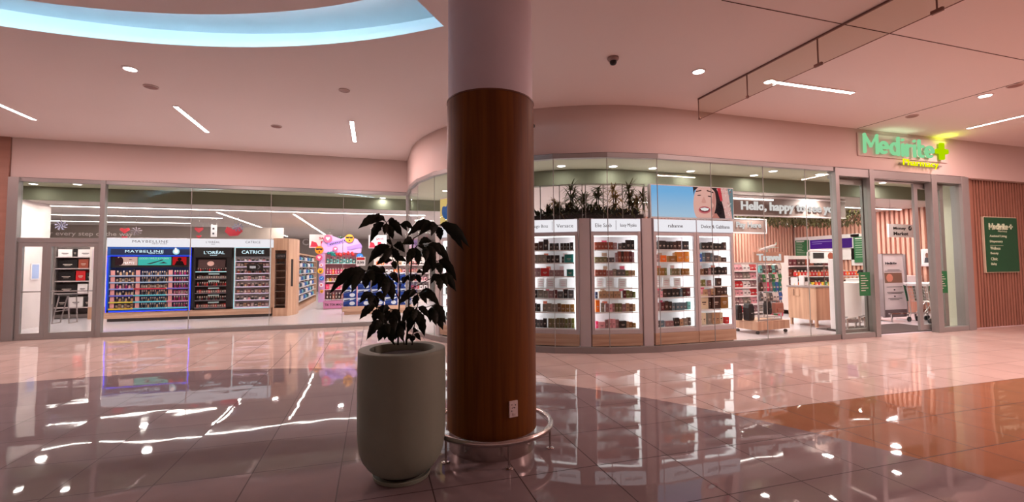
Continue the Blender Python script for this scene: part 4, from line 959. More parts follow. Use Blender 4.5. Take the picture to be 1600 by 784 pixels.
# white-shelved unit
t = thing('makeup_display', 'white-edged makeup display with black header and bright shelves', 'display', (-4.00, 15.40, .27)); Wd = .98
MB().box(0, .03, -.05, .3, 0, H-.02).box(Wd-.03, Wd, -.05, .3, 0, H-.02).box(0, Wd, -.05, .3, 0, .03).box(0, Wd, .28, .3, 0, H-.02).build('display_frame', WHITE, t)
MB().box(0, .012, -.06, -.05, 0, H).box(Wd-.012, Wd, -.06, -.05, 0, H).box(.012, Wd-.012, -.06, -.05, 0, .012).box(.012, Wd-.012, -.06, -.05, H-.012, H).build('edge_light', emit_mat('edge_cyan', (170, 226, 240), 1.3), t)
MB().box(.03, Wd-.03, -.045, .1, H-.27, H-.02).build('header_panel', BLACK, t); text('CATRICE', BL, t, .19, .79, H-.19, H-.09, -.05, bold=.008)
RC = [.05, .255, .455, .655, .855, 1.055, 1.255, 1.42]
for k, z in enumerate(RC):
    MB().box(.03, Wd-.03, -.045, .28, z-.02, z).build('shelf', WHITE, t)
    MB().box(.03, Wd-.03, -.054, -.045, z-.022, z+.004).build('shelf_light', emit_mat('shelf_lilac', (238, 205, 232), .95), t)
    rows_of([['mv', 'bk', 'ta', 'dr'], ['bk', 'gy', 'wh', 'pk'], ['rb', 'bk', 'mv']][k % 3], 9, -4.00+.05, -4.00+.93, .27+z+.001, 15.42, .105 if k < 7 else .08, 'tube' if k % 2 else 'palette', 'cosmetic_item', 'small cosmetic on the %s row up of the bright white-shelved makeup display' % ORD[k], 'cosmetics %s row of the white display' % ORD[k])
MB().box(.34, .78, -.08, -.06, 1.13, 1.33).build('promo_panel', BLACK, t); MB().box(.42, .58, -.084, -.08, 1.2, 1.27).build('promo_text', mat('promo_pale', (190, 200, 210), .5), t)
MB().prism([(.62, 1.17), (.68, 1.24), (.62, 1.31), (.65, 1.31), (.71, 1.24), (.65, 1.17)], -.084, -.08).build('promo_arrow', mat('promo_grey', (120, 118, 124), .5), t)

# timber end shelf right of the displays
t = thing('timber_end_shelf', 'tall light timber end unit with a narrow black shelf case, right of the makeup displays', 'shelf unit', (-2.95, 15.37, 0))
b = MB().prismz([(0, 0), (.42, 0), (.60, .42), (.60, .9), (0, .9)], 0, .25).prismz([(0, 0), (.42, 0), (.60, .42), (.60, .9), (0, .9)], 2.02, 2.39)
b.box(0, .045, 0, .9, .25, 2.02).box(.36, .42, 0, .06, .25, 2.02).prismz([(.42, 0), (.60, .42), (.55, .44), (.37, .03)], .25, 2.02).box(.55, .6, .42, .9, .25, 2.02).box(.045, .36, .5, .55, .25, 2.02)
b.build('timber_body', OAK, t)
MB().box(.05, .355, .02, .04, 1.76, 1.92).build('small_header', BLACK, t); text('CATRICE', mat('dim_letters', (120, 116, 120), .5), t, .09, .32, 1.81, 1.87, .015, bold=.02)
for k in range(7): MB().box(.045, .36, .02, .48, .33+.21*k, .345+.21*k).build('shelf', mat('shelf_brown', (120, 96, 84), .4), t)
MB().box(.048, .06, .01, .02, .27, 1.98).box(.345, .357, .01, .02, .27, 1.98).build('steel_edge', CHROME, t)
for k in range(3): MB().box(.10+.07*k, .15+.07*k, .06, .1, 1.605, 1.67).build('tester_bottle', BLACK, t)
MB().bar((.475, .14, .9), (.475, .14, 1.75), .02, .12, up=(.6, .25, 0)).build('side_window', DARKG, t)
# aisle gondola
t = thing('aisle_gondola', 'timber-ended aisle gondola stacked with blue and white bottles', 'shelf unit', (-3.3, 16.9, 0))
MB().box(0, .85, -.05, 0, 0, 1.98).box(0, .85, 5.0, 5.05, 0, 1.98).box(0, .85, 0, 5.0, 1.93, 1.98).box(.2, .85, 0, 5.0, 0, .16).build('timber_body', OAK, t)
MB().box(.2, .25, 0, 5.0, .16, 1.93).build('back_panel', SWALL, t)
for k in range(7):
    z = .30+.24*k; MB().box(.25, .83, 0, 5.0, z-.02, z).build('shelf', WHITE, t)
    for i in range(16):
        c = ['bl', 'wh', 'sl', 'aq', 'bl', 'wh', 'nv'][(i*3+k*2) % 7]
        product('bottle', c, 'care_bottle', (-3.3+.70, 17.02+i*.305, z+.001), .16, .25, .17+.03*((i+k) % 2), 0, 'blue or white bottle on the %s shelf up of the timber-ended aisle gondola' % ORD[k], 'bottle', 'bottles on shelf %s of the aisle gondola' % ORD[k])

# viral products stand with stickers
LIL = mat('lilac_board', (206, 160, 212), .5); 
t = thing('promotion_stand', 'lilac promotion stand with emoji stickers and pink and teal shelves', 'display stand', (-1.87, 17.3, 0))
MB().box(0, .20, 0, .06, .25, 2.2).build('side_board', LIL, t)
MB().box(.17, .21, .02, .45, .0, 2.0).box(1.28, 1.34, .02, .45, 0, 2.0).box(.17, 1.34, .42, .45, 0, 2.0).box(.17, 1.34, .0, .45, 0, .06).build('shelf_frame', mat('pink_frame', (214, 150, 160), .5), t)
MB().box(.17, 1.34, -.03, .0, .03, .30).build('front_panel', mat('pink_front', (206, 130, 170), .5), t); text('TIK TOK MADE ME BUY IT', INKD, t, .22, 1.28, .12, .20, -.03, bold=.02)
hb = MB().prism([(.1, 2.0), (1.42, 2.0), (1.45, 2.25), (1.30, 2.48), (1.02, 2.62), (.72, 2.50), (.42, 2.62), (.18, 2.56), (.08, 2.3)], -.02, .02).build('header_board', mat('header_lilac', (214, 172, 230), .5), t)
MB().prism([(.30, 2.22), (.98, 2.42), (.96, 2.54), (.27, 2.36)], -.04, -.02).prism([(.95, 2.1), (1.45, 2.2), (1.42, 2.34), (.93, 2.22)], -.04, -.02).build('header_ribbon', mat('ribbon_lilac', (178, 140, 232), .5), hb)
b = MB(); rr = random.Random(2)
for k in range(9): x = .36+.06*k; b.prism([(x, 2.27+.018*k), (x+.035, 2.275+.018*k), (x+.03, 2.33+.018*k), (x, 2.32+.018*k)], -.045, -.04)
b.build('ribbon_letters', INK, hb)
def sticker(x, z, r, c, kind):
    s = MB().disc(x, z, r, -.07, -.045).build('sticker', mat('sticker_'+kind+'_%d' % c[2], c, .45), t)
    if kind == 'smile':
        MB().disc(x-.3*r, z+.2*r, .13*r, -.074, -.07, 8).disc(x+.3*r, z+.2*r, .13*r, -.074, -.07, 8).prism([(x-.5*r, z-.15*r), (x+.5*r, z-.15*r), (x+.25*r, z-.55*r), (x-.25*r, z-.55*r)], -.074, -.07).build('sticker_mark', INKD, s)
    elif kind == 'shades':
        MB().prism([(x-.85*r, z+.4*r), (x+.85*r, z+.4*r), (x+.7*r, z-.05*r), (x+.15*r, z-.02*r), (x, z+.2*r), (x-.15*r, z-.02*r), (x-.7*r, z-.05*r)], -.074, -.07).disc(x, z-.5*r, .2*r, -.074, -.07, 10).build('sticker_mark', INKD, s)
    elif kind == 'heart':
        MB().prism([(x, z-.5*r), (x+.5*r, z+.05*r), (x+.45*r, z+.4*r), (x+.15*r, z+.45*r), (x, z+.25*r), (x-.15*r, z+.45*r), (x-.45*r, z+.4*r), (x-.5*r, z+.05*r)], -.074, -.07).build('sticker_mark', WHITE if c[0] > 200 and c[1] < 160 else mat('heart_red', (220, 30, 60), .5), s)
    else:
        MB().prism([(x-.45*r, z), (x-.3*r, z+.12*r), (x-.1*r, z-.12*r), (x+.4*r, z+.4*r), (x+.5*r, z+.28*r), (x-.1*r, z-.38*r)], -.074, -.07).build('sticker_mark', WHITE, s)
for a in ((.02, 2.10, .14, (246, 150, 30), 'shades'), (1.02, 2.52, .15, (246, 160, 40), 'shades'), (.30, 2.50, .14, (240, 110, 150), 'heart'), (.02, 1.83, .11, (236, 90, 130), 'heart'), (.07, 1.36, .10, (250, 190, 50), 'smile'),
          (.11, 1.10, .08, (50, 130, 220), 'tick'), (1.38, 1.86, .12, (50, 130, 221), 'tick'), (.10, .86, .07, (245, 235, 238), 'heart'), (.12, .64, .06, (246, 170, 60), 'smile'), (.09, 1.56, .06, (244, 220, 230), 'heart'), (.55, 2.14, .08, (220, 60, 150), 'heart')): sticker(*a)
for k, (z, ks, h, n) in enumerate(((.34, ['db', 'bk', 'rb'], .24, 10), (.70, ['hp', 'pk', 'hp'], .18, 8), (.98, ['cr', 'ye', 'pk'], .15, 12), (1.24, ['ml', 'hp', 'or', 'hp'], .21, 11), (1.62, ['tl', 'aq', 'tl', 'aq'], .22, 9))):
    MB().box(.21, 1.28, .02, .42, z-.02, z).build('shelf', WHITE, t)
    for i in range(n):
        product('carton' if k == 1 else 'bottle', ks[i % len(ks)], 'bottle', (-1.87+.26+i*1.0/n+.03, 17.42, z+.001), .92/n, .09, h, 0, '%s bottle or pack on the %s shelf up of the lilac promotion stand' % (('dark', 'pink', 'pastel', 'pink and orange', 'teal')[k], ORD[k]), 'bottle', 'packs on shelf %s of the promotion stand' % ORD[k])
for i, (x, c) in enumerate(((.42, 'tl'), (.72, 'rd'), (1.02, 'rd'))):
    b = MB()
    for q_ in range(5): b.blob((rr.uniform(-.12, .12), rr.uniform(-.02, .02), rr.uniform(-.0, .10)), .06, 6)
    tag(b.build('bath_puff', pmesh('pouch', c).materials[0], None, (-1.87+x, 17.30, 1.92), smooth='all'), ('teal bath puff bunch', 'left red bath puff bunch', 'right red bath puff bunch')[i]+' hanging in the lilac promotion stand', 'bath puff')

# detergent pile on its timber pallet display
tag(MB().box(0, 2.1, 0, .5, .10, .26).box(.05, 2.05, .05, .45, 0, .10).build('pallet_display', OAKX, None, (-.92, 15.0, 0)), 'light timber floor display under the blue detergent packs', 'display base')
BP, BW = mat('detergent_blue', (18, 62, 150), .35), mat('detergent_white', (214, 226, 240), .35); BD = mat('detergent_deep', (14, 38, 96), .4)
b = MB(); b.box(-.19, .19, -.14, .14, 0, .255); b.mi = 1; b.prism([(-.19, .15), (.10, .205), (.19, .255), (-.19, .255)], -.146, -.14); b.disc(.07, .09, .075, -.15, -.14, 14, 1.1, .8); b.mi = 2; b.prism([(-.17, .16), (.0, .19), (.0, .225), (-.17, .195)], -.15, -.146); b.box(-.16, -.05, -.146, -.14, .03, .06)
det = b.build('detergent_pack', [BP, BW, BD], None, (0, 0, 0)); first = True; n = 0
for r_ in range(4):
    for c_ in range(5):
        loc = (-.92+.21+c_*.42, 15.2, .262+r_*.262); lb = 'blue detergent pack, %s from the left in the %s layer up of the pile' % (ORD[c_], ORD[r_])
        o = det if first else dup(det, loc); o.location = loc; first = False; tag(o, lb, 'detergent pack', 'blue detergent packs piled behind the plant')
t = thing('price_board', 'white price board with a red heading standing above the detergent packs', 'price board', (-.40, 15.15, 1.31))
MB().box(-.004, .004, 0, .004, 0, .25).build('stake', CHROME, t); MB().box(-.14, .14, -.004, .004, .22, .50).build('card', WHITE, t); MB().box(-.12, .12, -.007, -.004, .40, .48).build('heading', mat('price_red', (190, 40, 50), .5), t)
text('R99', INKD, t, -.10, .10, .27, .36, -.004, bold=.02)

# hanging boards, exit signs, garlands over the left store
def hangsign(name, px0, px1, py0, py1, Y, label, faces, m=WHITE, top=3.2, cat='sign'):
    a = at(px0, py0, 'Y', Y); c = at(px1, py1, 'Y', Y); t = thing(name, label, cat, (a.x, Y, c.z)); w = c.x-a.x; h = a.z-c.z
    MB().box(0, w, 0, .03, 0, h).build('board', m, t)
    z1 = top-c.z
    if z1 > h+.02: MB().box(w*.12, w*.12+.008, .01, .02, h, z1).box(w*.88, w*.88+.008, .01, .02, h, z1).build('hanger', CHROME, t)
    faces(t, w, h); return t
PR = mat('promo_red', (200, 40, 70), .5); PKF = mat('promo_pink', (236, 180, 196), .5); EXG = emit_mat('exit_green', (40, 140, 70), .8)
def savef(t, w, h):
    text('SAVE', PR, t, w*.42, w*.85, h*.62, h*.80, 0, bold=.03); MB().prism([(w*.05, h*.06), (w*.4, h*.06), (w*.3, h*.4), (w*.1, h*.5)], -.006, 0).box(w*.5, w*.7, -.006, 0, h*.1, h*.5).build('print', PR, t); MB().box(w*.02, w*.98, -.004, 0, h*.02, h*.16).build('print_band', PKF, t)
hangsign('hanging_promotion_board', 483.5, 519, 366, 387, 19.5, 'white hanging savings board left of the lilac promotion stand', savef)
hangsign('hanging_promotion_board', 576, 604, 367, 388, 18.5, 'white hanging savings board directly behind the top of the plant', savef)
def exitf(t, w, h):
    MB().box(w*.06, w*.3, -.006, 0, h*.2, h*.8).box(w*.4, w*.6, -.006, 0, h*.2, h*.8).box(w*.7, w*.94, -.006, 0, h*.2, h*.8).build('pictogram', mat('exit_white', (220, 240, 225), .5), t)
hangsign('exit_sign', 508.5, 522, 352.5, 358.5, 22, 'small green exit sign hanging over the aisle, nearer one', exitf, EXG, cat='exit sign')
hangsign('exit_sign', 527, 537, 367, 371.5, 27, 'smaller green exit sign behind the lilac promotion stand, farther one', exitf, EXG, cat='exit sign')
def aislef(t, w, h):
    for k in range(3): MB().box(w*(.1+.3*k), w*(.28+.3*k), -.006, 0, h*.3, h*.7).build('print', PR, t)
hangsign('hanging_promotion_board', 432, 446, 357, 361.5, 24, 'small red and white hanging aisle board behind the makeup headers, rightmost', aislef, PKF)
hangsign('hanging_promotion_board', 315, 328, 360, 367, 19, 'small red and white hanging aisle board over the black makeup display', aislef, PKF)
def vertf(t, w, h): MB().box(w*.3, w*.6, -.006, 0, h*.6, h*.75).box(w*.3, w*.6, -.006, 0, h*.2, h*.35).build('print', INK, t)
hangsign('hanging_banner', 329.5, 338.5, 351, 370, 17.5, 'tall white hanging panel above the black makeup display header', vertf)
def catf(t, w, h): text('SKINCARE', INK, t, w*.1, w*.9, h*.3, h*.7, 0, bold=.02)
t_ = at(462, 380, 'Y', 29.35); t = thing('wall_lettering', 'pale clinic lettering on the far wall left of the promotion stand', 'lettering', (t_.x, 29.38, t_.z-.12))
text('Clinic', mat('wall_letters', (214, 206, 204), .5), t, .35, 1.55, .0, .40, 0, bold=.02)
a = at(83, 369.5, 'Y', 18.9); t = thing('wall_lettering', 'pale sentence lettering on the wall seen above the glass door', 'lettering', (a.x, 18.95, a.z))
MB().box(-2.2, 7.0, .02, .06, -.2, .42).build('wall_panel', mat('panel_taupe', (140, 126, 118), .7), t)
text('for every step of the way', mat('wall_letters_dim', (226, 212, 208), .5), t, -.35, 2.20, .0, .19, .02, bold=.01)
RD = mat('ornament_red', (200, 30, 50), .4)
for i, (px_, py_, Y, kind, lb) in enumerate(((195, 359, 16.2, 'h', 'red heart decoration hanging above the blue display header'), (311, 358, 16.2, 'h', 'red heart decoration hanging above the black display header'),
        (366, 362, 16.2, 'r', 'red bow-shaped decoration hanging above the display headers'), (96, 352, 15.8, 'b', 'silver star-shaped foil ornament above the glass door'), (372, 355, 16.0, 'b', 'silver foil ornament beside the red bow decoration'), (213, 361, 16.6, 'g', 'grey foil garland cluster above the blue display header'))):
    p = at(px_, py_, 'Y', Y); t = thing('hanging_ornament', lb, 'ornament', tuple(p)); MB().box(-.002, .002, 0, .004, .0, 3.2-p.z).build('thread', CHROME, t)
    if kind == 'h':
        b = MB()
        for s_, z in ((.16, 0), (.09, -.22)): b.prism([(0, z-s_*.7), (s_*.8, z), (s_*.6, z+s_*.4), (0, z+s_*.2), (-s_*.6, z+s_*.4), (-s_*.8, z)], -.01, .01)
        b.build('hearts', RD, t)
    elif kind == 'r': MB().prism([(-.26, .0), (-.20, .16), (0, .06), (.16, .16), (.24, .02), (.1, -.12), (-.12, -.14)], -.02, .02).build('bow', RD, t)
    else:
        b = MB(); r = random.Random(i)
        for q_ in range(9):
            an = q_*.7; b.prism([(0, 0), (.14*math.cos(an), .12*math.sin(an)), (.16*math.cos(an+.3), .14*math.sin(an+.3))], -.01-.004*q_, .0)
        b.build('foil_rays', mat('foil_blue', (170, 172, 204), .25, .7) if kind == 'b' else mat('foil_grey', (128, 116, 124), .3, .5), t)

# appliance shelves behind the glass door
t = thing('appliance_shelving', 'grey shelving of boxed appliances seen through the glass door', 'shelf unit', (-9.15, 16.9, 0))
MB().box(0, .03, 0, .4, 0, 2.15).box(1.0, 1.03, 0, .4, 0, 2.15).box(0, 1.03, .38, .4, 0, 2.15).box(0, 1.03, 0, .4, .02, .12).build('uprights', mat('shelf_side', (110, 98, 96), .5), t)
AZ = [.34, .76, 1.13, 1.51, 1.86]
for z in AZ: MB().box(.03, 1.0, -.02, .38, z-.03, z).build('shelf', mat('shelf_pale', (200, 184, 184), .4), t)
for k, row in enumerate((['bk30x30', 'wh36x30', 'bk18x28'], ['bk50x26', 'wh26x27', 'gy10x22'], ['bk45x28', 'rd24x30', 'bk20x24'], ['bk50x24', 'rb26x28', 'gy12x24'], ['wh36x22', 'bk10x24', 'wh40x22'])):
    x = -9.15+.05
    for i, w_ in enumerate(row):
        a_, c_ = w_[2:].split('x'); a_ = int(a_)/100; c_ = int(c_)/100
        product('carton', w_[:2], 'appliance_box', (x+a_/2, 17.05, AZ[k]+.002), a_*.95, .25, c_, 0, '%s boxed appliance, %s on the %s shelf up behind the glass door' % (CN[w_[:2]][0], ORD[i], ORD[k]), 'appliance box', 'boxed appliances behind the glass door'); x += a_+.01
t = thing('framed_poster', 'pink framed poster on the white panel beside the appliance shelves', 'poster', (-7.98, 16.36, 1.45))
MB().box(0, .42, 0, .03, 0, .62).build('frame', PINKM, t); MB().box(.03, .39, -.003, 0, .03, .59).build('print', mat('poster_pink', (226, 190, 196), .5), t); MB().box(.10, .33, -.006, -.003, .30, .42).box(.1, .3, -.006, -.003, .14, .2).build('print_block', mat('poster_mauve', (170, 100, 120), .5), t)
t = thing('display_partition', 'white partition on a timber foot behind the right leaf of the glass door', 'partition', (-8.05, 16.4, 0))
MB().box(0, .95, 0, .35, .36, 2.35).build('panel', SWALL, t); MB().box(0, .95, -.005, .35, 0, .36).build('timber_foot', OAK, t)
t = thing('folding_stool', 'thin grey folding step frame standing on the floor behind the glass door', 'stool', (-8.1, 15.35, 0))
b = MB()
for y in (0, .35): b.bar((-.22, y, 0), (-.08, y, .75), .022).bar((.16, y, 0), (.12, y, .75), .022)
b.bar((-.22, 0, .01), (-.22, .35, .01), .02).bar((.16, 0, .01), (.16, .35, .01), .02).bar((-.16, 0, .34), (.14, 0, .38), .02); b.build('legs', mat('stool_grey', (150, 140, 140), .4, .5), t); MB().box(-.12, .16, 0, .35, .75, .80).build('seat', DARKG, t, bevel=.01)
t = thing('framed_notice', 'small pale blue framed notice on the white pier behind the glass door', 'notice', (-8.295, 14.42, 1.22), math.radians(90))
MB().box(0, .30, -.02, 0, 0, .42).build('frame', WHITE, t); MB().box(.03, .27, -.024, -.02, .03, .39).build('sheet', mat('notice_blue', (168, 186, 226), .4), t)
tag(MB().box(-.2, .2, -.2, .2, 0, 3.2).build('store_column', mat('column_greenish', (112, 108, 94), .7), None, (-7.4, 22.5, 0)), 'square grey-green store column behind the makeup displays', 'column')
# ------------------------------------------------------------------ store deeper behind the plant
def wallshelf(name, x0, x1, y, z1, rows, pal, label, cat='shelf unit', body=SWALL, plabel='', n=14, rz=0, kind='bottle', h=.2):
    t = thing(name, label, cat, (x0, y, 0), rz); w = x1-x0
    MB().box(0, .03, 0, .45, 0, z1).box(w-.03, w, 0, .45, 0, z1).box(0, w, .42, .45, 0, z1).box(0, w, 0, .45, 0, .12).build('uprights', body, t)
    M4 = Matrix.Translation((x0, y, 0)) @ Matrix.Rotation(rz, 4, 'Z')
    for k in range(rows):
        z = .2+(z1-.2)*k/rows; MB().box(.03, w-.03, -.02, .42, z-.03, z).build('shelf', WHITE, t); MB().box(.03, w-.03, -.028, -.02, z-.03, z+.005).build('price_strip', mat('price_pale', (232, 214, 214), .5), t)
        for i in range(n):
            c = pal[(i//2+k*2) % len(pal)]; p = M4 @ Vector((.08+(w-.16)*(i+.5)/n, .12, z+.001))
            product(kind, c, 'shelf_product', p, (w-.16)/n*.9, .12, min(h, (z1-.2)/rows-.06), rz, '%s %s' % (ORD[k], plabel), 'product', '%s %s' % (ORD[k], plabel))
    return t
wallshelf('back_shelving', .0, 2.3, 19.6, 1.9, 5, ['rd', 'wh', 'or', 'pk', 'ta', 'wh'], 'white shelving of mixed packs behind the plant and the detergent pile', plabel='shelf pack behind the plant and detergent pile', n=12)
# ================================================================== RIGHT STORE
# welcome beam sign
a = at(1147, 332, 'Y', 8.9); c = at(1312, 315, 'Y', 8.9)
t = thing('welcome_beam', 'long taupe overhead beam lettered with a white greeting behind the right shopfront', 'sign', (a.x-.1, 8.9, a.z-.04)); w = 3.75; h = .42
MB().box(0, w, 0, .12, 0, h).build('beam', mat('beam_taupe', (138, 116, 110), .6), t); MB().box(-.01, w+.01, -.01, .13, h, h+.05).box(-.01, w+.01, -.01, .13, -.02, 0).build('beam_trim', WHITE, t)
MB().box(.02, w*.35, -.012, -.004, h-.045, h-.02).build('beam_light', LED, t)
text('Hello, happy to see you', emit_mat('beam_letters', (246, 236, 236), .85), t, .30, 3.45, .05, .33, -.01, ext=.02, bold=.025)
a = at(1150, 361, 'Y', 9.6)
t = thing('pay_point_sign', 'taupe hanging box sign with white pay point wording', 'sign', (a.x-.1, 9.6, a.z-.02), math.radians(4))
MB().box(0, 1.18, 0, .14, 0, .34).build('box', mat('beam_taupe', (0, 0, 0)), t); MB().box(-.01, 1.19, -.01, .15, .34, .37).box(-.01, 1.19, -.01, .15, -.03, 0).box(1.18, 1.21, -.01, .15, -.03, .37).build('box_trim', WHITE, t)
text('Pay Here', emit_mat('beam_letters', (0, 0, 0), 1), t, .12, 1.0, .08, .27, 0, ext=.015, bold=.025); MB().box(.1, .12, .05, .07, .37, 3.2-a.z+.02).box(1.05, 1.07, .05, .07, .37, 3.2-a.z+.02).build('hanger', CHROME, t)
# hanging foliage
f = MB(); rr = random.Random(11)
for k in range(5200):
    blade(f, (rr.uniform(8.6, 14.6), rr.uniform(9.95, 11.4), 3.14-.42*rr.random()**1.2), rr.uniform(0, 6.28), rr.uniform(-1.2, .8), rr.uniform(.06, .13), .035, rr.uniform(.1, .7))
tag(f.build('hanging_foliage', mat('foliage_olive', (84, 78, 34), .6, noise=((9, 9, 9), .5)), None, (0, 0, 0), smooth='all', fix=False), 'olive green foliage hanging from the store ceiling above the pay points', 'foliage', kind='stuff')
# travel stand
t = thing('travel_stand', 'mobile slatted stand with a travel header on a light timber base with castors', 'display stand', (7.80, 7.72, 0), math.radians(6))
MB().box(0, .98, 0, .62, .09, .27).build('timber_base', OAK, t)
for x in (.06, .92):
    for y in (.06, .56): MB().tube([(x-.02, y, .035), (x+.02, y, .035)], .034, 12).build('castor', DARKG, t, smooth=True)
b = MB().box(.16, .18, .10, .13, .27, 1.52).box(.86, .88, .10, .13, .27, 1.52).box(.16, .88, .10, .13, .27, .30).box(.16, .88, .10, .13, 1.50, 1.52)
for k in range(20): b.box(.18, .86, .112, .122, .34+.058*k, .355+.058*k)
b.box(.86, .88, .10, .55, .27, .29).box(.86, .88, .53, .55, .27, 1.52)
for k in range(20): b.box(.866, .874, .13, .53, .34+.058*k, .352+.058*k)
b.build('slat_panel', mat('slat_panel_grey', (196, 188, 190), .35, .3), t)
hd = MB().box(.06, 1.0, .09, .13, 1.53, 1.76).build('header_board', mat('header_timber', (206, 158, 138), .5), t)
text('Travel', emit_mat('travel_letters', (250, 240, 240), .8), hd, .14, .88, 1.57, 1.72, .09, ext=.02, bold=.03)
MB().tube([(.25, .11, 1.80), (.45, .11, 1.84), (.70, .11, 1.90), (.78, .11, 1.93)], [.015, .035, .032, .008], 10).build('plane_fuselage', WHITE, t, smooth=True)
MB().prism([(.72, 1.91), (.80, 1.99), (.80, 1.93)], .106, .114).prismz([(.42, -.12), (.52, .10), (.60, .12), (.56, -.12)], 1.85, 1.858).prismz([(.46, .12), (.52, .12), (.50, .30), (.44, .30)], 1.85, 1.858).box(.48, .50, .10, .12, 1.73, 1.84).build('plane_wings', mat('plane_green', (186, 206, 190), .4), t)
M4 = Matrix.Translation((7.80, 7.72, 0)) @ Matrix.Rotation(math.radians(6), 4, 'Z')
pal = [['aq', 'gy', 'mv', 'dr', 'aq', 'gy', 'wh'], ['gy', 'gn', 'wh', 'gy', 'gn', 'wh', 'gn'], ['db', 'mv', 'hp', 'mv', 'tl', 'bl', 'tl'], ['gy', 'wh', 'st', 'gy', 'wh', 'wh', 'bl']]
for k, row in enumerate(pal):
    z = 1.40-.20*k
    for i, c in enumerate(row):
        p = M4 @ Vector((.21+.098*i, .07, z-.09)); product('pouch', c, 'travel_pack', p, .085, .05, .165+.03*(k == 2), math.radians(6), '%s travel pack, %s on the %s front row of the travel stand' % (CN[c][0], ORD[i], ORD[k]), 'travel pack', 'packs hanging on the travel stand')
for k in range(6):
    for i in range(4):
        c = [['cr', 'wh'], ['gn', 'rd'], ['cr', 'mv'], ['nv', 'tl'], ['bk', 'bk'], ['hp', 'gn']][k][i % 2]
        p = M4 @ Vector((.93, .17+.105*i, 1.36-.205*k)); product('pouch', c, 'travel_pack', p, .08, .07, .16, math.radians(96), '%s travel pack, %s, %s row, right side of the travel stand' % (CN[c][0], ORD[i], ORD[k]), 'travel pack', 'packs hanging on the travel stand')
def bag(name, c, loc, w, h, d, rz, label, suit=False, sc=1):
    t = thing(name, label, 'bag', loc, rz); m = mat('bag_'+c, {'black': (26, 24, 28), 'tan': (176, 112, 96), 'red': (150, 50, 50)}[c], .6)
    MB().prism([(-w/2, .02), (-w/2+.02, 0), (w/2-.02, 0), (w/2, .02), (w/2, h*.75), (w*.3, h), (-w*.3, h), (-w/2, h*.75)] if not suit else [(-w/2, 0), (w/2, 0), (w/2*.9, h), (-w/2*.9, h)], -d/2, d/2).build('body', m, t, bevel=.02)
    MB().tube([(-w*.15, 0, h-.005), (-w*.13, 0, h+.05), (w*.13, 0, h+.05), (w*.15, 0, h-.005)], .007, 6).build('handle', m, t)
    MB().box(-w*.32, w*.32, -d/2-.025, -d/2, h*.12, h*.48).build('pocket', m, t, bevel=.01)
    MB().box(-w*.28, w*.28, -d/2-.03, -d/2-.024, h*.44, h*.455).build('zip', CHROME, t)
p = M4 @ Vector((.30, .0, .42)); bag('travel_bag', 'black', p, .15, .28, .10, .1, 'black wheeled bag hanging on the left lower half of the travel stand')
p = M4 @ Vector((.62, .0, .44)); bag('travel_bag', 'tan', p, .28, .22, .10, .1, 'tan handbag with a bow hanging on the travel stand', True)
p = M4 @ Vector((.10, .30, .275)); bag('backpack', 'black', p, .20, .36, .14, .2, 'black backpack standing on the left end of the travel stand base')
p = M4 @ Vector((-.09, .42, .275)); bag('backpack', 'black', p, .17, .33, .12, .2, 'black backpack at the far left, half over the travel stand base edge')
p = M4 @ Vector((1.00, .42, .50)); bag('travel_bag', 'red', p, .12, .34, .10, 1.3, 'dark red bag hanging on the right end of the travel stand')
# product wall behind the travel stand
wallshelf('accessory_gondola', 8.75, 10.6, 9.9, 1.55, 6, ['pk', 'wh', 'rd', 'wh', 'mv', 'st'], 'low white gondola of hanging accessories behind the travel stand', plabel='shelf up accessory of the gondola behind the travel stand', n=13, kind='pouch', h=.19)
# cash desk
t = thing('cash_desk', 'light timber cash desk on legs with a drawer and steel top edge', 'counter', (9.93, 8.12, 0))
MB().box(0, .7, 0, .75, .17, .93).build('timber_body', OAK, t); MB().box(-.02, .72, -.02, .77, .93, .965).build('worktop', mat('desk_top', (150, 136, 134), .35), t)
MB().box(-.012, 0, .42, .73, .72, .88).build('drawer', OAK, t); MB().box(-.018, -.010, .56, .58, .72, .88).build('drawer_handle', mat('handle_brown', (120, 84, 70), .5), t)  # handle strip in a darker brown than the drawer
for x in (.02, .64):
    for y in (.02, .68): MB().box(x, x+.05, y, y+.05, 0, .17).build('leg', OAK, t)
t = thing('price_checker', 'white-framed clear counter screen standing on the cash desk', 'screen', (10.0, 8.35, .967)); b = MB()
b.tube([(0, 0, 0), (0, 0, .80), (.03, 0, .84), (.85, 0, .84), (.85, 0, 0)], .018, 8); b.build('white_tube_frame', WHITE, t, smooth='all'); MB().box(.02, .83, -.003, .003, .05, .82).build('clear_panel', GLASS, t)
t = thing('card_terminal', 'small white card terminal box on the cash desk', 'terminal', (10.15, 8.6, .967)); MB().box(-.09, .09, -.07, .07, 0, .24).build('housing', WHITE, t, bevel=.01); MB().box(-.06, .06, -.074, -.068, .10, .20).build('display', DARKG, t)
t = thing('leaflet_board', 'white advert board with dark lettering and a round brown picture behind the cash desk', 'sign', (12.2, 10.1, 1.52))
MB().box(0, 1.05, 0, .03, 0, .40).build('board', WHITE, t); MB().box(.10, .52, -.005, 0, .13, .30).build('wording', INKD, t); MB().disc(.78, .20, .11, -.006, 0).build('round_picture', mat('pic_brown', (150, 70, 50), .5), t); MB().box(.5, .53, .005, .025, -1.516, 0).build('stand', CHROME, t)
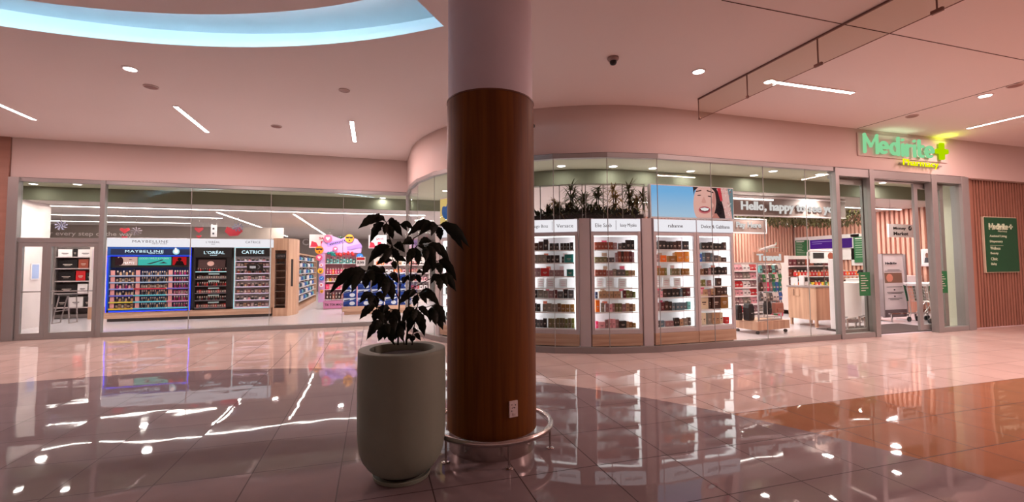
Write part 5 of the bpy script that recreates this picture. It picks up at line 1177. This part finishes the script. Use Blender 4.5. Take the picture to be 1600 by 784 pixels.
# shelving with red and yellow packs
wallshelf('snack_shelving', 11.9, 14.1, 10.6, 1.75, 5, ['dr', 'db', 'rb', 'bk'], 'white shelving with rows of red and yellow packs behind the cash desk', plabel='shelf up pack of the red and yellow snack shelving', n=12, kind='carton', h=.20)
for r_, (z, pals, nn) in enumerate(((.82, ['ye', 'or', 'rd', 'ye', 'gn'], 'second highest row of small yellow and orange cans in front of the snack shelving'), (1.13, ['rd', 'or', 'rd'], 'highest row of small red cans in front of the snack shelving'))):
    for i in range(24):
        product('bottle', pals[i % len(pals)], 'drink_can', (11.95+i*.13, 10.4, z), .11, .11, .17, 0, nn, 'can', 'cans '+nn)
tag(MB().box(0, 3.2, 0, .22, 0, .02).box(0, 3.2, 0, .22, .30, .32).box(0, .02, 0, .22, -.8, .32).box(3.18, 3.2, 0, .22, -.8, .32).build('front_shelf', WHITE, None, (11.9, 10.3, .80)), 'white open shelf carrying the red and yellow cans', 'shelf')
# boards on the rear slats
def listf(t, w, h):
    b = MB(); r = random.Random(4)
    for k in range(8): b.box(w*.10, w*(.5+.3*r.random()), -.008, 0, h*(.84-.09*k), h*(.84-.09*k)+h*.014)
    b.build('list_lines', mat('pale_lettering', (0, 0, 0)), t); MB().box(w*.1, w*.7, -.008, 0, h*.91, h*.95).build('title', WHITE, t)
t = thing('price_list_board', 'green list board in the far corner left of the purple screen', 'sign', (15.865, 13.76, 1.73), math.radians(-90)); MB().box(0, .55, 0, .04, 0, .68).build('board', GREEN, t); listf(t, .55, .68)
t = thing('menu_screen', 'lit purple menu screen on the timber side wall behind the cash desk', 'screen', (15.865, 13.15, 2.03), math.radians(-90)); MB().box(0, 1.62, 0, .04, 0, .38).box(-.66, 1.8, .05, .09, -.40, .50).build('housing', WHITE, t)
MB().box(.02, 1.60, -.006, 0, .02, .36).build('screen_image', emit_mat('menu_purple', (92, 36, 150), .75), t); MB().box(.1, .95, -.009, -.006, .27, .29).box(.1, .5, -.009, -.006, .20, .215).build('menu_lines', emit_mat('menu_lilac', (190, 150, 226), .7), t)
t = thing('price_list_board', 'green list board on the side wall, seen through the left fixed door glass', 'sign', (15.865, 11.5, 1.53), math.radians(-90)); MB().box(0, .52, 0, .04, 0, .88).build('board', GREEN, t); MB().box(-.14, .62, .05, .09, -.1, .98).build('backing_panel', WHITE, t); listf(t, .52, .88)
# money counter sign
t = thing('money_counter_sign', 'white hanging sign with black money market wording and round emblem in the doorway', 'sign', (12.70, 8.3, 2.17)); MB().box(0, 1.02, 0, .04, 0, .34).build('board', WHITE, t)
text('Money', INKD, t, .16, .62, .18, .27, 0, bold=.03); text('Market', INKD, t, .16, .70, .05, .14, 0, bold=.03)
MB().disc(.77, .24, .06, -.008, 0).build('emblem', INKD, t); MB().prism([(.745, .23), (.76, .22), (.80, .265), (.79, .275)], -.012, -.008).build('emblem_tick', WHITE, t); MB().box(.1, .106, .015, .02, .34, 1.03).box(.9, .906, .015, .02, .34, 1.03).build('hanger', CHROME, t)
# sanitising station cabinet and totem
t = thing('sanitising_station', 'white sanitising station cabinet lettered down its side, inside the doorway', 'cabinet', (12.28, 8.62, 0))
MB().box(0, .50, 0, .55, .04, 1.08).build('cabinet_body', WHITE, t, bevel=.02); MB().box(.03, .47, .03, .52, 0, .04).build('foot', DARKG, t)
text('SANITISING STATION', INKD, t, .36, .45, .15, 1.0, -.002, vert=True, bold=.02); MB().box(-.01, .51, -.01, .56, 1.08, 1.10).build('cabinet_top', WHITE, t)
MB().box(.15, .30, .15, .3, 1.10, 1.33).tube([(.15, .22, 1.28), (.05, .22, 1.30), (.0, .22, 1.24)], .02, 6).build('pump_dispenser', BLACK, t)
t = thing('information_totem', 'leaning white information totem with a salmon round picture on a steel foot frame', 'totem', (12.66, 8.46, 0), math.radians(-4))
MB().add([(0, 0, .28), (.74, 0, .28), (.74, .06, 1.71), (0, .06, 1.71), (0, .04, .28), (.74, .04, .28), (.74, .10, 1.71), (0, .10, 1.71)], [(0, 1, 2, 3), (7, 6, 5, 4), (0, 4, 5, 1), (1, 5, 6, 2), (2, 6, 7, 3), (3, 7, 4, 0)]).build('board', mat('totem_white', (232, 220, 226), .4), t)
MB().box(-.03, 0, -.01, .11, .10, 1.72).box(.74, .77, -.01, .11, .10, 1.72).box(-.03, .77, .05, .11, 1.71, 1.735).build('side_rails', mat('totem_rail', (176, 168, 170), .3, .5), t); MB().box(0, .74, .02, .06, .08, .28).build('lower_panel', mat('totem_grey', (120, 104, 108), .5), t)
def lean(z): return .06*(z-.28)/1.43-.004
p_ = MB().add([(.08, lean(.97), .97), (.66, lean(.97), .97), (.66, lean(1.23), 1.23), (.08, lean(1.23), 1.23)], [(0, 1, 2, 3)]).build('picture', mat('totem_brown', (140, 104, 88), .5), t, fix=False)
b = MB(); b.add([(.24+.11*math.cos(k*.45), lean(1.1)-.004, 1.10+.11*math.sin(k*.45)) for k in range(14)], [tuple(range(14))]); b.build('round_picture', mat('totem_salmon', (232, 150, 130), .5), p_, fix=False)
strokes('Medirite', .14, .52, 1.46, 1.51, lean(1.48)-.004, .007, INK, t, 'letter')
b = MB()
for z, x0, x1 in ((1.30, .2, .6), (1.27, .1, .66), (.86, .12, .64), (.72, .12, .66), (.69, .14, .6), (.56, .14, .6), (.53, .2, .5)): b.box(x0, x1, lean(z)-.002, lean(z), z, z+.012)
b.disc(.36, .79, .018, .0, .016, 10).disc(.36, .62, .018, .0, .012, 10); b.build('print_lines', INK, t)
b = MB().bar((-.02, -.18, .0), (-.02, .28, .0), .05, .03).bar((.76, -.18, .0), (.76, .28, .0), .05, .03).bar((-.10, -.18, .20), (.86, -.18, .20), .035).bar((-.02, -.18, .0), (-.02, -.18, .2), .03).bar((.76, -.18, 0), (.76, -.18, .2), .03)
b.build('foot_frame', CHROME, t); t.location.z = .015
# service counter with cartons
t = thing('service_counter', 'white service counter with a printed panel on salmon slats behind the trolleys', 'counter', (14.1, 9.6, 0))
MB().box(0, 1.75, 0, .5, 0, .85).build('slatted_front', SLATIN, t); MB().box(-.05, 1.8, -.06, .5, .85, 1.12).build('counter_top', WHITE, t); MB().box(.15, .75, -.065, -.06, .98, 1.02).box(.25, .65, -.065, -.06, .92, .95).build('print_lines', INK, t)
tag(MB().prism([(-.32, 0), (.32, 0), (.34, .10), (.24, .17), (-.26, .17), (-.34, .10)], -.12, .12).build('fabric_bundle', mat('bundle_salmon', (232, 180, 166), .8), None, (14.95, 9.8, 1.121), bevel=.03), 'folded salmon fabric bundle on the white service counter', 'bundle')
t = thing('photo_strip_board', 'white board with three portrait pictures on the side wall above the trolleys', 'picture', (15.84, 9.55, 1.46), math.radians(-90)); t.scale = (.52, 1, 1); t.location.x = 15.925
MB().box(0, 2.0, 0, .03, 0, .46).build('board', WHITE, t); MB().box(.0, 2.0, -.02, .03, -.06, 0).build('ledge', PINKM, t); 
for k in range(3):
    x = .1+.64*k; q_ = MB().box(x, x+.54, -.006, 0, .04, .42).build('portrait', mat('portrait_pale', (216, 206, 210), .5), t)
    MB().disc(x+.2, .27, .075, -.012, -.006).disc(x+.36, .24, .065, -.012, -.006).build('faces', mat('portrait_brown', (120, 78, 66), .6), q_); MB().prism([(x+.06, .05), (x+.5, .05), (x+.44, .18), (x+.26, .2), (x+.1, .2)], -.010, -.006).build('clothing', mat('portrait_dark', (50, 46, 56), .6), q_)
# shopping trolleys, nested
WIREM = mat('trolley_wire', (196, 188, 186), .3, .6); TG = mat('trolley_green', (20, 84, 56), .5)
def trolley(loc, rz, label):
    t = thing('shopping_trolley', label, 'trolley', loc, rz, 'nested shopping trolleys'); b = MB()
    B0, B1 = ((.10, -.20), (.72, .20)), ((-.02, -.27), (.86, .27))
    z0, z1 = .52, .92
    def ringp(u):
        x0 = .10+(-.02-.10)*u; x1 = .72+(.86-.72)*u; y = .20+.07*u; z = z0+(z1-z0)*u; return [(x0, -y, z), (x1, -y, z), (x1, y, z), (x0, y, z)]
    for u in (0, .2, .4, .6, .8, 1): b.tube(ringp(u), .005 if u < 1 else .011, 5, closed=True)
    lo, hi = ringp(0), ringp(1)
    for e in range(4):
        p0, p1 = Vector(lo[e]), Vector(lo[(e+1) % 4]); q0, q1 = Vector(hi[e]), Vector(hi[(e+1) % 4]); n = 9 if e % 2 == 0 else 6
        for k in range(n): b.tube([p0.lerp(p1, k/n), q0.lerp(q1, k/n)], .004, 4)
    for k in range(7): b.tube([(.1+.1*k, -.2, z0), (.1+.1*k, .2, z0)], .004, 4)
    b.build('basket', WIREM, t)
    f = MB()
    for y in (-.22, .22): f.tube([(-.03, y, .96), (.05, y, .55), (.10, y, .22), (.02, y, .12)], .015, 6); f.tube([(.10, y, .22), (.74, y*.9, .16), (.74, y*.9, .12)], .014, 6); f.tube([(.30, y, .2), (.72, y*.9, .52)], .012, 6)
    f.build('frame', WIREM, t); [MB().prism([(-.05, .93), (.04, .93), (.14, .52), (.06, .52)], y, y+.018).build('green_side', TG, t) for y in (-.28, .262)]
    MB().tube([(-.05, -.27, .98), (-.05, .27, .98)], .018, 10).box(-.03, .10, -.27, .27, .925, .96).build('handle', WHITE, t)
    for x, y in ((.02, -.22), (.02, .22), (.74, -.2), (.74, .2)): MB().tube([(x, y-.015, .065), (x, y+.015, .065)], .065, 14).build('wheel', BLACK, t, smooth=True)
    return t
t1 = trolley((13.10, 7.97, .005), math.radians(3), 'front green and steel shopping trolley of the nested row, partly in the doorway')
for k, lb in ((1, 'second shopping trolley of the nested row, behind the doorway post'), (2, 'third shopping trolley of the nested row, behind the right fixed glass'), (3, 'last shopping trolley of the nested row, nearest the side wall')):
    dup(t1, (13.10+.34*k, 7.97+.018*k, .005), math.radians(3), lb)
# low gates at the entrance
for x, y, lb in ((10.05, 7.5, 'low steel gate frame on the store floor left of the entrance'), (10.75, 7.62, 'low steel gate frame behind the left fixed door glass')):
    t = thing('gate_frame', lb, 'gate', (x, y, .005)); MB().tube([(0, 0, 0), (0, 0, .26), (.45, .15, .26), (.45, .15, 0)], .022, 8).tube([(0, .12, 0), (0, .12, .26), (.4, .3, .26)], .022, 8).build('frame_tubes', CHROME, t, smooth=True); MB().box(.02, .40, .04, .10, .18, .25).build('cross_panel', mat('gate_grey', (150, 140, 140), .4, .5), t)
t = thing('security_gate', 'white slim anti-theft gate panel behind the door frame', 'gate', (9.84, 7.55, .005)); MB().box(0, .04, 0, .18, .02, 1.6).build('antenna_panel', WHITE, t, bevel=.02); MB().box(-.04, .08, -.05, .23, 0, .03).build('foot_plate', DARKG, t)
tag(MB().lathe([(.24, 0), (.27, .02), (.27, 1.0), (.25, 1.02), (.001, 1.02)], 32, capt=False).build('round_bin', WHITE, None, (11.75, 8.72, .005), smooth=True), 'white round-fronted bin left of the sanitising station', 'bin')
t = thing('door_control_box', 'small pale key switch box on the wall right of the entrance', 'switch', (13.05, 7.115, 1.52)); MB().box(0, .07, -.03, 0, 0, .13).build('box', mat('box_green', (150, 160, 140), .4), t, bevel=.006); MB().disc(.035, .06, .018, -.036, -.03).build('key_lock', CHROME, t)
